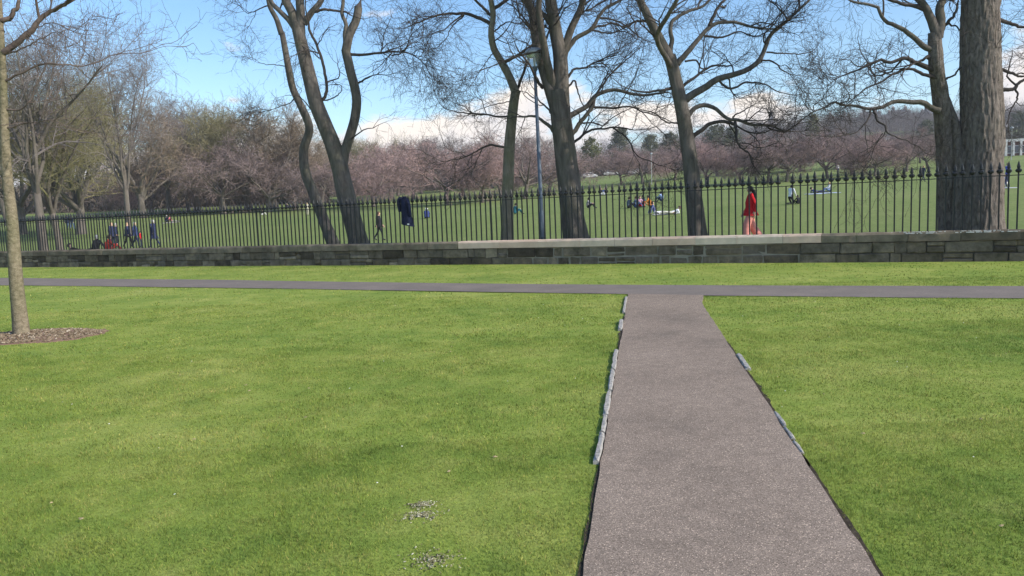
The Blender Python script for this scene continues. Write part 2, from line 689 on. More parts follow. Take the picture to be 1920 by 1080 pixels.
kk = 0
for side, xa, ya, xb, yb, w, up in (
        (-1, 1179, 558, 1173, 588, .045, .05), (-1, 1168, 603, 1166, 621, .06, .065),
        (-1, 1161, 660, 1154, 697, .05, .055), (-1, 1154, 698, 1146, 735, .045, .05), (-1, 1146, 737, 1135, 782, .045, .05),
        (-1, 1135, 784, 1129, 815, .04, .045), (-1, 1129, 817, 1118, 872, .042, .05),
        (1, 1393, 668, 1413, 695, .055, .055), (1, 1465, 775, 1482, 802, .035, .04), (1, 1483, 805, 1495, 826, .032, .035), (1, 1497, 830, 1510, 852, .03, .03)):
    kerb(side, xa, ya, xb, yb, w, up, kk)
    kk += 1

# ------------------------------------------------------------------ mulch bed under the young tree
SAP = at_z(40, 634)
bed_c = SAP + np.array([0.12, 0.06, 0])
m_mulch, n_, l_, b_ = mat('bark_mulch', 0.95, 0.1)
v_ = coords(n_, l_)
l_.new(mixcol(n_, l_, objrand(n_), ramp2(n_, l_, noise(n_, l_, v_, 25, 6, 0.7), [(0.3, (0.12, 0.08, 0.055)), (0.7, (0.29, 0.195, 0.14))]), (0.2, 0.12, 0.1)), b_.inputs['Base Color'])
ang_ = np.linspace(0, 2 * math.pi, 60, endpoint=False)
rad_ = 1.02 + 0.16 * jit(60, 9.0)


def bed_r(a):
    return np.interp(a % (2 * math.pi), np.append(ang_, 2 * math.pi), np.append(rad_, rad_[0]))


V, Q, T = [], [], []
for k, fr in enumerate((0.0, 0.35, 0.7, 0.92, 1.0, 1.03)):
    for a, r in zip(ang_, rad_):
        z = (0.075, 0.06, 0.035, 0.012, 0.014, 0.0)[k]
        V.append((bed_c[0] + math.cos(a) * r * fr * 1.05, bed_c[1] + math.sin(a) * r * fr * 0.7, z + 0.012 * random.random() * (fr < 0.95)))
for k in range(5):
    for i in range(60):
        Q.append((k * 60 + i, k * 60 + (i + 1) % 60, (k + 1) * 60 + (i + 1) % 60, (k + 1) * 60 + i))
bed = link('mulch_bed', mesh_np('mulch_bed', V, Q), m_mulch)
tag(bed, 'round bed of brown bark mulch around the young tree', kind='structure')
# loose chips
nch = 2600
ca = rng.uniform(0, 2 * math.pi, nch)
cr = np.sqrt(rng.uniform(0, 1, nch)) * bed_r(ca) * 0.99
cx, cy = bed_c[0] + np.cos(ca) * cr * 1.05, bed_c[1] + np.sin(ca) * cr * 0.7
cz = np.interp(cr, [0, .35, .7, .92, 1.1], [.085, .07, .045, .022, .015]) + rng.uniform(0, 0.012, nch)
base_ = np.array([(-1, -1, -1), (1, -1, -1), (1, 1, -1), (-1, 1, -1), (-.8, -.8, 1), (.8, -.8, 1), (.8, .8, 1), (-.8, .8, 1)])
VV, QQ = [], []
fq = np.array([(3, 2, 1, 0), (4, 5, 6, 7), (0, 1, 5, 4), (1, 2, 6, 5), (2, 3, 7, 6), (3, 0, 4, 7)])
sz = np.stack([rng.uniform(.008, .03, nch), rng.uniform(.005, .014, nch), rng.uniform(.002, .006, nch)], -1)
th, tl = rng.uniform(0, 6.28, nch), rng.normal(0, .4, nch)
loc_ = base_[None] * sz[:, None]
x0, y0, z0 = loc_[..., 0], loc_[..., 1], loc_[..., 2]
x1, z1 = x0 * np.cos(tl)[:, None] - z0 * np.sin(tl)[:, None], x0 * np.sin(tl)[:, None] + z0 * np.cos(tl)[:, None]
x2, y2 = x1 * np.cos(th)[:, None] - y0 * np.sin(th)[:, None], x1 * np.sin(th)[:, None] + y0 * np.cos(th)[:, None]
VV = np.stack([x2 + cx[:, None], y2 + cy[:, None], z1 + cz[:, None]], -1).reshape(-1, 3)
QQ = (fq[None] + np.arange(nch)[:, None, None] * 8).reshape(-1, 4)
m_chip, n_, l_, b_ = mat('bark_chip', 0.9, 0.2)
g_ = n_.new('ShaderNodeNewGeometry').outputs['Random Per Island']
l_.new(ramp2(n_, l_, g_, [(0.0, (0.10, 0.074, 0.048)), (0.6, (0.22, 0.165, 0.108)), (0.92, (0.31, 0.245, 0.17)), (1.0, (0.6, 0.53, 0.43))]), b_.inputs['Base Color'])
chips = link('mulch_chips', mesh_np('mulch_chips', VV, QQ), m_chip)
tag(chips, 'loose brown bark chips scattered over the round mulch bed', 'mulch', kind='stuff')
def in_bed(x, y):
    a = np.arctan2((y - bed_c[1]) / 0.7, (x - bed_c[0]) / 1.05)
    r = np.hypot((y - bed_c[1]) / 0.7, (x - bed_c[0]) / 1.05)
    return r < bed_r(a) * 1.0


# ------------------------------------------------------------------ worn bare patches in the lawn
BARE = [(at_z(793, 948), .075, .03), (at_z(790, 968), .10, .05), (at_z(810, 1052), .10, .07)]
m_grit, n_, l_, b_ = mat('dry_thatch', 0.95, 0.1)
g_ = n_.new('ShaderNodeNewGeometry').outputs['Random Per Island']
l_.new(ramp2(n_, l_, g_, [(0.0, (0.05, 0.045, 0.03)), (0.35, (0.2, 0.185, 0.10)), (0.75, (0.34, 0.32, 0.20)), (1.0, (0.55, 0.53, 0.42))]), b_.inputs['Base Color'])
VV, QQ = [], []
nn = 0
for c, rx, ry in BARE:
    for k in range(240):
        a, r = random.uniform(0, 6.283), abs(random.gauss(0, .75))
        p = (c[0] + math.cos(a) * r * rx, c[1] + math.sin(a) * r * ry * 1.3, 0.002 + random.random() * 0.010)
        s = (random.uniform(.002, .008), random.uniform(.0012, .003), random.uniform(.001, .002))
        t = random.uniform(0, 6.283)
        for q in base_:
            VV.append((p[0] + q[0] * s[0] * math.cos(t) - q[1] * s[1] * math.sin(t), p[1] + q[0] * s[0] * math.sin(t) + q[1] * s[1] * math.cos(t), p[2] + q[2] * s[2]))
        QQ += [tuple(i + nn * 8 for i in f) for f in fq]
        nn += 1
grit = link('dry_thatch', mesh_np('dry_thatch', VV, QQ), m_grit)
tag(grit, 'pale dry scuffed patches of dead grass in the lawn', 'dead grass', kind='stuff')


def in_bare(x, y):
    r = np.zeros(len(x), bool)
    for c, rx, ry in BARE:
        r |= ((x - c[0]) / rx) ** 2 + ((y - c[1]) / (ry * 1.3)) ** 2 < rng.uniform(.0, 1.1, len(x))
    return r


# ------------------------------------------------------------------ grass blades
def blades(n, ylo, yhi, h, w, seed):
    r = np.random.default_rng(seed)
    y = np.sqrt(r.uniform(ylo ** 2, yhi ** 2, n))
    x = r.uniform(-0.80, 0.80, n) * y
    ok = ~in_path(x, y, -0.016 * r.uniform(0, 1, n) ** 2) & ~in_bed(x, y) & ~in_gap(x, y) & ~in_bare(x, y) & (y < WALL_A + WALL_B * x - 0.02)
    x, y = x[ok], y[ok]
    n = len(x)
    tall = 0.45 + 0.7 * vnoise(np.stack([x * 1.7, y * 1.7, 0 * x], -1)) + 0.6 * vnoise(np.stack([x * 9, y * 9, 0 * x + 5], -1)) ** 2
    hh = h * tall * r.uniform(.5, 1.25, n)
    ww = w * r.uniform(.6, 1.4, n)
    a = r.uniform(0, 2 * math.pi, n)
    lean = r.uniform(.1, 1.1, n) * hh
    la = r.uniform(0, 2 * math.pi, n)
    z = lawn_z(x, y) - 0.002
    p0 = np.stack([x - np.cos(a) * ww, y - np.sin(a) * ww, z], -1)
    p1 = np.stack([x + np.cos(a) * ww, y + np.sin(a) * ww, z], -1)
    p2 = np.stack([x + np.cos(la) * lean, y + np.sin(la) * lean, z + hh], -1)
    t = (r.normal(1.0, 0.20, n) + .2 * (vnoise(np.stack([x * 7, y * 5, 0 * x + 9], -1)) - .5)).clip(.5, 1.7)
    yel = r.uniform(0, 1, n) < 0.06
    tint = np.stack([t * np.where(yel, 1.9, r.uniform(.9, 1.12, n)), t * np.where(yel, 1.35, 1.0), t * np.where(yel, 2.0, r.uniform(.8, 1.2, n)), np.ones(n)], -1)
    return np.stack([p0, p1, p2], 1), tint


parts_ = [blades(185000, 2.6, 5.2, .019, .0021, 1), blades(190000, 5.2, 9.5, .020, .0034, 2),
          blades(120000, 9.5, 15, .021, .0062, 3), blades(80000, 15, 34, .024, .012, 4)]
BV = np.concatenate([p[0] for p in parts_])
BT = np.concatenate([p[1] for p in parts_])
nb = len(BV)
me_ = mesh_np('grass', BV.reshape(-1, 3), tris=np.arange(nb * 3).reshape(-1, 3))
ca_ = me_.color_attributes.new('tint', 'FLOAT_COLOR', 'POINT')
ca_.data.foreach_set('color', np.repeat(BT, 3, axis=0).astype(np.float32).ravel())
grass = link('grass', me_, m_blade)
tag(grass, 'short mown grass blades covering the lawn', 'grass', kind='stuff')
# ------------------------------------------------------------------ stone wall with coping
m_stone, n_, l_, b_ = mat('weathered_sandstone', 0.92, 0.15)
v_ = coords(n_, l_)
wc_ = n_.new('ShaderNodeNewGeometry').outputs['Position']
r_ = objrand(n_)
base_c = ramp2(n_, l_, r_, [(0.0, (0.068, 0.055, 0.042)), (0.22, (0.14, 0.113, 0.083)), (0.45, (0.20, 0.162, 0.118)), (0.7, (0.158, 0.134, 0.108)), (0.88, (0.225, 0.185, 0.138)), (1.0, (0.32, 0.265, 0.198))])
st_ = ramp2(n_, l_, noise(n_, l_, wc_, 3.2, 6, 0.68), [(0.3, (0.42, 0.44, 0.40)), (0.52, (1, 1, 1)), (0.75, (1.7, 1.62, 1.5))])
col_ = mixcol(n_, l_, 1.0, base_c, st_, 'MULTIPLY')
col_ = mixcol(n_, l_, ramp2(n_, l_, noise(n_, l_, wc_, 2.1, 5, 0.6), [(0.55, (0, 0, 0)), (0.75, (0.25, 0.25, 0.25))]), col_, (0.065, 0.068, 0.04))
l_.new(col_, b_.inputs['Base Color'])
bump(n_, l_, b_, noise(n_, l_, wc_, 11, 8, 0.75), 1.0, 0.06)

m_cope, n_, l_, b_ = mat('old_coping_stone', 0.92, 0.15)
wc_ = n_.new('ShaderNodeNewGeometry').outputs['Position']
r_ = objrand(n_)
base_c = ramp2(n_, l_, r_, [(0.0, (0.14, 0.115, 0.085)), (0.5, (0.19, 0.158, 0.118)), (1.0, (0.24, 0.20, 0.15))])
st_ = ramp2(n_, l_, noise(n_, l_, wc_, 2.6, 6, 0.65), [(0.3, (0.5, 0.52, 0.5)), (0.55, (1, 1, 1)), (0.78, (1.5, 1.47, 1.4))])
col_ = mixcol(n_, l_, 1.0, base_c, st_, 'MULTIPLY')
l_.new(col_, b_.inputs['Base Color'])
bump(n_, l_, b_, noise(n_, l_, wc_, 20, 7, 0.7), 0.6, 0.03)

m_new, n_, l_, b_ = mat('new_pink_sandstone', 0.9, 0.2)
wc_ = n_.new('ShaderNodeNewGeometry').outputs['Position']
r_ = objrand(n_)
base_c = ramp2(n_, l_, r_, [(0.0, (0.66, 0.48, 0.37)), (0.5, (0.69, 0.545, 0.425)), (1.0, (0.70, 0.59, 0.47))])
st_ = ramp2(n_, l_, noise(n_, l_, wc_, 3.0, 6, 0.62), [(0.3, (0.78, 0.77, 0.76)), (0.6, (1, 1, 1)), (0.8, (1.1, 1.1, 1.1))])
l_.new(mixcol(n_, l_, 1.0, base_c, st_, 'MULTIPLY'), b_.inputs['Base Color'])
bump(n_, l_, b_, noise(n_, l_, wc_, 30, 6, 0.7), 0.35, 0.01)

m_mortar = plain('lime_mortar', (0.10, 0.09, 0.075), 0.95, 0.35, 3.0, bmp=0.5)

WALL_H0, COPE_H = 0.535, 0.235             # masonry, then the coping; top at 0.77
ANG = math.atan2(WALL_B, 1.0)
wall = thing('stone_wall', 'low stone wall with partly renewed coping between lawn and meadow', 'wall', (0, WALL_A, 0), ANG)
# local x runs along the wall, local y towards the meadow


def along(px, py, z):
    """distance along the wall of a photo pixel on its face"""
    d = ray(px, py)
    k = d[0] / d[1]
    y = WALL_A / (1 - WALL_B * k)
    return (k * y) / math.cos(ANG)


U0, U1 = -62.0, 24.0
WT = 0.36
core = MB().box(((U0 + U1) / 2, WT / 2 + 0.03, WALL_H0 / 2 - 0.1), (U1 - U0, WT - 0.03, WALL_H0 + 0.2)).build('mortar_core', m_mortar, wall)
fresh = None
ur0, ur1 = along(860, 460, .7), along(1540, 450, .7)     # renewed coping
umort0, umort1 = along(935, 480, .3), along(1500, 480, .3)


m_fresh = plain('fresh_lime_mortar', (0.26, 0.232, 0.19), 0.95, 0.25, 3.0, bmp=0.5)
MB().box(((umort0 + umort1) / 2, 0.012 + 0.02, WALL_H0 / 2 - 0.1), (umort1 - umort0, 0.03, WALL_H0 + 0.19)).build('fresh_mortar', m_fresh, wall)


def lay_course(z0, z1, u0, u1, lmin, lmax, seed, irregular):
    rr = random.Random(seed)
    u = u0
    k = 0
    while u < u1:
        L = rr.uniform(lmin, lmax)
        if rr.random() < 0.3:
            L *= 0.45
        visible = -62 < u < 20
        g = 0.028 if umort0 < u < umort1 else 0.012
        if visible and L > 0.1:
            zz1 = z1
            # now and then a course splits into two thin stones
            cuts = [(z0, z1)]
            if irregular and rr.random() < 0.3:
                zc = z0 + (z1 - z0) * rr.uniform(.35, .65)
                cuts = [(z0, zc), (zc, z1)]
            for a, b in cuts:
                me = rough_block('stone', (L - g * rr.uniform(.8, 1.8), 0.10, (b - a) - g * rr.uniform(.8, 1.8)), seed * 1000 + k, 0.016, 0.022)
                o = link('stone', me, m_stone, wall, (u + L / 2, 0.045 + rr.uniform(-.012, .012), (a + b) / 2), (0, 0, rr.uniform(-.008, .008)))
                k += 1
        u += L
    return k


lay_course(-0.06, 0.23, U0 + .2, U1, .45, .95, 3, True)
lay_course(0.23, WALL_H0 - 0.004, U0, U1, .42, 1.05, 4, True)

# coping: older weathered stones either side of the renewed pale run
rr = random.Random(9)


def cope(u, L, m, k, new):
    g = 0.008 if new else 0.012
    bm = bmesh.new()
    # section: flat face, chamfered front arris, gently weathered top
    prof = [(-0.045, 0), (-0.045, COPE_H - 0.055), (-0.015, COPE_H - 0.005), (0.2, COPE_H + 0.012), (0.40, COPE_H - 0.01), (0.40, 0)]
    h = (L - g) / 2
    cols = []
    nseg = 5
    for s in range(nseg + 1):
        x = -h + 2 * h * s / nseg
        j = 0.004 if new else 0.010
        cols.append([bm.verts.new((x, y + rr.uniform(-j, j), z + rr.uniform(-j, j) * (z > 0))) for y, z in prof])
    for s in range(nseg):
        for i in range(len(prof)):
            a, b = cols[s][i], cols[s][(i + 1) % len(prof)]
            c, d = cols[s + 1][(i + 1) % len(prof)], cols[s + 1][i]
            bm.faces.new((a, b, c, d))
    bm.faces.new(cols[0][::-1])
    bm.faces.new(cols[-1])
    bmesh.ops.recalc_face_normals(bm, faces=bm.faces[:])
    me = bpy.data.meshes.new('coping_stone')
    bm.to_mesh(me)
    bm.free()
    o = link('coping_stone', me, m, wall, (u + L / 2, rr.uniform(-.004, .004), WALL_H0 + 0.003 + (0.004 if new else rr.uniform(-.004, .0))))
    if new:
        o['label'] = 'pale newly cut pinkish coping stone'
    return o


k = 0
u = ur0
new_edges = [along(x, 455, .7) for x in (860, 937, 1010, 1088, 1153, 1224, 1304, 1382, 1468, 1540)]
for a, b in zip(new_edges[:-1], new_edges[1:]):
    cope(a, b - a, m_new, k, True)
    k += 1
u = ur0
while u > -62:
    L = rr.uniform(.85, 1.6)
    cope(u - L, L, m_cope, k, False)
    u -= L
    k += 1
u = ur1
while u < 20:
    L = rr.uniform(.85, 1.6)
    cope(u, L, m_cope, k, False)
    u += L
    k += 1

# lichen and grit crumbs along the old coping under the big twin tree
VV, QQ = [], []
nn = 0
ua, ub = along(1660, 440, .77), along(1915, 440, .77)
for k in range(150):
    u = random.uniform(ua, ub)
    if random.random() > 0.3 + 0.7 * (math.sin(u * 5.0) > 0):
        continue
    s = random.uniform(.008, .035)
    p = (u, random.uniform(-.04, .02), WALL_H0 + COPE_H - 0.03 + random.uniform(0, .02))
    p = (p[0], p[1], WALL_H0 + COPE_H + (0.0 if p[1] > -0.01 else -0.03))
    for q in base_:
        VV.append((p[0] + q[0] * s, p[1] + q[1] * s * .6, p[2] + q[2] * .012))
    QQ += [tuple(i + nn * 8 for i in f) for f in fq]
    nn += 1
m_lich = plain('pale_lichen', (0.55, 0.54, 0.5), 0.95, 0.2, 30)
lo = link('lichen', mesh_np('lichen', VV, QQ), m_lich, wall)
lo['kind'] = 'stuff'

# ------------------------------------------------------------------ iron railing
m_iron, n_, l_, b_ = mat('black_iron_paint', 0.5, 0.4)
v_ = coords(n_, l_)
l_.new(ramp2(n_, l_, noise(n_, l_, v_, 12, 5), [(0.3, (0.010, 0.011, 0.012)), (0.75, (0.026, 0.027, 0.028))]), b_.inputs['Base Color'])
TOP = WALL_H0 + COPE_H
fence = thing('iron_railing', 'tall black spear-topped iron railing set in the stone wall', 'railing', tuple(np.array([0, WALL_A, 0]) + WALL_IN * 0.2), ANG)
RAIL_Z = 2.10
bar_me = MB().box((0, 0, (RAIL_Z - TOP + 0.06) / 2 - 0.0), (0.034, 0.034, RAIL_Z - TOP + 0.06)).mesh('picket')
fin = MB()
fin.lathe([(.016, 0), (.016, .055), (.035, .06), (.068, .092), (.068, .128), (.035, .158), (.022, .168), (.042, .182), (.034, .235), (.015, .31), (.001, .355)], 6)
fin_me = fin.mesh('finial')
for me in (bar_me, fin_me):
    me.materials.append(m_iron)
post_me = MB().box((0, 0, (RAIL_Z - TOP + 0.06) / 2), (0.05, 0.05, RAIL_Z - TOP + 0.06)).mesh('post')
post_me.materials.append(m_iron)
up0 = along(1571.4, 400, 1.5)
up1 = along(1909.9, 400, 1.5)
DU = (up1 - up0) / 21
post_u = [along(x, 400, 1.5) for x in (470, 912, 1191, 1527)]
gap_post = post_u[3] - post_u[1]
broken = along(1470.5, 400, 1.5)
k0, k1 = int((-30 - up0) / DU), int((17 - up0) / DU)
pk = 0
for k in range(k0, k1 + 1):
    u = up0 + k * DU
    is_post = any(abs(u - q) < DU * 0.5 for q in post_u)
    tilt = (random.gauss(0, .006), random.gauss(0, .006), random.uniform(-.1, .1))
    o = link('post' if is_post else 'picket', post_me if is_post else bar_me, None, fence, (u, 0, TOP - 0.02), tilt)
    if abs(u - broken) < DU * 0.5:
        o['label'] = 'picket cut off at the rail, its spearhead missing'
        o.scale = (1, 1, 0.975)
        continue
    f = link('finial', fin_me, None, o, (0, 0, RAIL_Z - TOP + 0.02))
    if is_post:
        f.scale = (1.25, 1.25, 1.08)
rail = MB().box(((up0 + k0 * DU + up0 + k1 * DU) / 2, 0, RAIL_Z), ((k1 - k0) * DU + .2, 0.05, 0.02)).build('top_rail', m_iron, fence)
# ------------------------------------------------------------------ bare trees: tubes grown in numpy
def tubes(P, Rd, k, seed=0):
    N, n, _ = P.shape
    T = np.gradient(P, axis=1)
    T /= np.linalg.norm(T, axis=2, keepdims=True) + 1e-9
    main = P[:, -1] - P[:, 0]
    ref = np.cross(main, np.random.default_rng(int(seed)).normal(size=(N, 3)))
    ref /= np.linalg.norm(ref, axis=1, keepdims=True) + 1e-9
    U = np.cross(T, ref[:, None, :])
    U /= np.linalg.norm(U, axis=2, keepdims=True) + 1e-9
    W = np.cross(T, U)
    a = np.arange(k) * 2 * math.pi / k
    V = P[:, :, None, :] + Rd[:, :, None, None] * (U[:, :, None, :] * np.cos(a)[None, None, :, None] + W[:, :, None, :] * np.sin(a)[None, None, :, None])
    base = (np.arange(N)[:, None, None] * n + np.arange(n - 1)[None, :, None]) * k
    i = np.arange(k)[None, None, :]
    j = (i + 1) % k
    Q = np.stack([base + i, base + j, base + k + j, base + k + i], -1).reshape(-1, 4)
    return V.reshape(-1, 3), Q


def join(parts):
    Vs, Qs, off = [], [], 0
    for V, Q in parts:
        Vs.append(V)
        Qs.append(Q + off)
        off += len(V)
    return np.concatenate(Vs), np.concatenate(Qs)


def grow(S, D, L, n, wig, up, r, kink=0.0):
    N = len(S)
    P = np.zeros((N, n + 1, 3))
    P[:, 0] = S
    d = D / np.linalg.norm(D, axis=1, keepdims=True)
    for i in range(n):
        d = d + r.normal(0, wig, (N, 3)) + np.array([0, 0, 1.0]) * (np.asarray(up).reshape(-1, 1) if np.ndim(up) else up)
        d /= np.linalg.norm(d, axis=1, keepdims=True)
        P[:, i + 1] = P[:, i] + d * (L / n)[:, None]
    return P


def sample(P, Rd, idx, t):
    n = P.shape[1] - 1
    f = t * n
    i = np.clip(f.astype(int), 0, n - 1)
    w = (f - i)[:, None]
    p = P[idx, i] * (1 - w) + P[idx, i + 1] * w
    tan = P[idx, i + 1] - P[idx, i]
    tan /= np.linalg.norm(tan, axis=1, keepdims=True) + 1e-9
    rd = Rd[idx, i] * (1 - w[:, 0]) + Rd[idx, i + 1] * w[:, 0]
    return p, tan, rd


def offshoots(P, Rd, idx, t, ang, angsd, r, flat=0.0):
    p, tan, rd = sample(P, Rd, idx, t)
    q = r.normal(size=p.shape)
    q[:, 2] *= 1 - flat
    q -= tan * (q * tan).sum(1, keepdims=True)
    q /= np.linalg.norm(q, axis=1, keepdims=True) + 1e-9
    a = np.clip(r.normal(ang, angsd, len(p)), 0.15, 1.7)[:, None]
    return p, tan * np.cos(a) + q * np.sin(a), rd


def taper(r0, n, end, pw=1.0):
    s = np.linspace(0, 1, n + 1)[None] ** pw
    return r0[:, None] * (1 - s) + end * s


def twiggery(P0, R0, r, n1, len1, n2, len2, n3, len3, n4, len4, up=(0.05, 0.03, 0.0, 0.0), wig=(.20, .22, .18, .14), f0=0.25, rmin=0.0055, droop=0.0, seg=(9, 6, 4, 2), lmul=None):
    """four orders of branchlet from the limbs P0 (Nl, n, 3); returns tube parts"""
    Nl = len(P0)
    out = []
    ln = np.linalg.norm(np.diff(P0, axis=1), axis=2).sum(1)
    if lmul is not None:
        w = ln * lmul
    else:
        w = ln
    idx = r.choice(Nl, n1, p=w / w.sum())
    t = r.uniform(f0, 1.0, n1) ** 0.9
    nt = min(Nl, n1)
    t[:nt], idx[:nt] = 0.995, np.arange(nt)          # every limb ends in a leader
    p, d, rd = offshoots(P0, R0, idx, t, 0.85, 0.25, r, 0.25)
    d[:nt] = sample(P0, R0, idx[:nt], t[:nt])[1]
    L = r.uniform(*len1, n1) * (1.15 - 0.45 * t)
    L[:nt] = np.minimum(len1[1] * 0.9, np.clip(rd[:nt] * 45, .35, None))
    P1 = grow(p, d, L, seg[0], wig[0], up[0] - droop * r.uniform(0, 1, n1), r)
    R1 = taper(np.clip(np.minimum(rd * 0.65, L * 0.0165), rmin * 1.7, None), seg[0], rmin * 1.3)
    R1[:nt, 0] = np.maximum(R1[:nt, 0], rd[:nt])
    out.append(tubes(P1, R1, 5, 1))
    levels = [(n2, len2, 0.8, 4, up[1], wig[1], seg[1]), (n3, len3, 0.75, 3, up[2], wig[2], seg[2]), (n4, len4, 0.7, 3, up[3], wig[3], seg[3])]
    Pp, Rp = P1, R1
    for li, (m, ll, an, k, u_p, wg, sg) in enumerate(levels):
        if not m:
            break
        N = len(Pp) * m
        idx = np.repeat(np.arange(len(Pp)), m)
        t = r.uniform(0.12, 1.0, N)
        t[::m] = 0.99
        p, d, rd = offshoots(Pp, Rp, idx, t, an, 0.28, r, 0.15)
        pl = np.linalg.norm(np.diff(Pp, axis=1), axis=2).sum(1)[idx]
        L = np.minimum(r.uniform(*ll, N), pl * 0.75)
        Pn = grow(p, d, L, sg, wg, u_p - droop * r.uniform(0, 1.2, N), r)
        Rn = taper(np.clip(np.minimum(rd * 0.78, L * 0.0165), rmin, None), sg, rmin * 0.75)
        out.append(tubes(Pn, Rn, k, 2 + li))
        Pp, Rp = Pn, Rn
    return out


def smooth_line(pts, n):
    """Catmull-Rom through pts, n samples evenly spaced"""
    pts = np.asarray(pts, float)
    if len(pts) == 2:
        pts = np.array([pts[0], (pts[0] + pts[1]) / 2, pts[1]])
    q = np.vstack([2 * pts[0] - pts[1], pts, 2 * pts[-1] - pts[-2]])
    res = []
    for i in range(1, len(q) - 2):
        for t in np.linspace(0, 1, 12, endpoint=False):
            a, b, c, d = q[i - 1], q[i], q[i + 1], q[i + 2]
            res.append(0.5 * ((2 * b) + (-a + c) * t + (2 * a - 5 * b + 4 * c - d) * t * t + (-a + 3 * b - 3 * c + d) * t ** 3))
    res.append(pts[-1])
    res = np.array(res)
    s = np.concatenate([[0], np.cumsum(np.linalg.norm(np.diff(res, axis=0), axis=1))])
    u = np.linspace(0, s[-1], n)
    return np.stack([np.interp(u, s, res[:, k]) for k in range(3)], -1)


# bark
def bark(name, lo, hi, moss=0.0, scale=6.0, bstr=0.8, stretch=0.25):
    m, n, l, b = mat(name, 0.95, 0.1)
    v = n.new('ShaderNodeNewGeometry').outputs['Position']
    mp = n.new('ShaderNodeMapping')
    mp.inputs['Scale'].default_value = (1, 1, stretch)
    l.new(v, mp.inputs['Vector'])
    f = noise(n, l, mp.outputs[0], scale, 7, 0.68, 0.6)
    c = ramp2(n, l, f, [(0.3, lo), (0.7, hi)])
    if moss:
        g = noise(n, l, v, 1.3, 4, 0.6)
        c = mixcol(n, l, ramp2(n, l, g, [(0.45, (0, 0, 0)), (0.7, (moss, moss, moss))]), c, (0.10, 0.115, 0.045))
    l.new(c, b.inputs['Base Color'])
    bump(n, l, b, f, bstr, 0.05)
    return m


m_bark_grey = bark('grey_bark', (0.060, 0.053, 0.048), (0.175, 0.155, 0.138), 0.25)
m_bark_brown = bark('furrowed_brown_bark', (0.060, 0.050, 0.044), (0.27, 0.232, 0.205), 0.1, 13.0, 1.0, 0.40)
m_bark_pale = bark('pale_mossy_bark', (0.13, 0.115, 0.085), (0.30, 0.265, 0.205), 0.55, 7.0)
m_twig_dark = bark('dark_twig', (0.045, 0.039, 0.036), (0.095, 0.081, 0.074), 0.0, 3.0, 0.2)
m_twig_young = bark('reddish_young_twig', (0.075, 0.055, 0.050), (0.15, 0.12, 0.105), 0.0, 3.0, 0.2)
m_bark_young = bark('speckled_young_bark', (0.11, 0.092, 0.062), (0.31, 0.262, 0.185), 0.4, 16.0, 0.6, 1.3)


def traced_limb(points, Y, n=26, wob=0.012, seed=0, r0=0.1):
    """photo pixels (px, py[, nearer/farther metres]) at the tree's distance -> polyline"""
    P = []
    for q in points:
        dy = q[2] if len(q) > 2 else 0.0
        P.append(at_y(q[0], q[1], Y + dy))
    P = smooth_line(P, n)
    r = np.random.default_rng(seed)
    w = r.normal(0, wob, (n, 3))
    w[0] = 0
    return P + np.cumsum(w, 0) * 0.6


def trunk_tube(P, Rd, k, rough=0.05, freq=(3.0, 1.2), flare=0.7, seed=0, ground=None):
    """one trunk with buttress flare and an uneven skin"""
    n = len(P)
    h = P[:, 2] - P[0, 2]
    Rr = Rd * (1 + flare * np.exp(-np.maximum(h, 0) / 0.32))
    V, Q = tubes(P[None], Rr[None], k, seed)
    V = V.reshape(n, k, 3)
    c = P[:, None, :]
    a = np.arange(k) * 2 * math.pi / k
    lob = 1 + 0.22 * flare * np.exp(-np.maximum(h, 0) / 0.5)[:, None] * np.sin(a[None] * 5 + seed)
    nz = vnoise(np.stack([np.cos(a)[None] * freq[0] + 0 * h[:, None] + seed, np.sin(a)[None] * freq[0] + 0 * h[:, None], h[:, None] * freq[1] + 0 * a[None]], -1)) - 0.5
    fin_ = vnoise(np.stack([np.cos(a)[None] * freq[0] * 4 + 0 * h[:, None] + seed, np.sin(a)[None] * freq[0] * 4 + 0 * h[:, None], h[:, None] * freq[1] * 2.2 + 0 * a[None]], -1)) - 0.5
    V = c + (V - c) * (lob * (1 + rough * 2 * nz + rough * 1.2 * fin_))[..., None]
    return V.reshape(-1, 3), Q


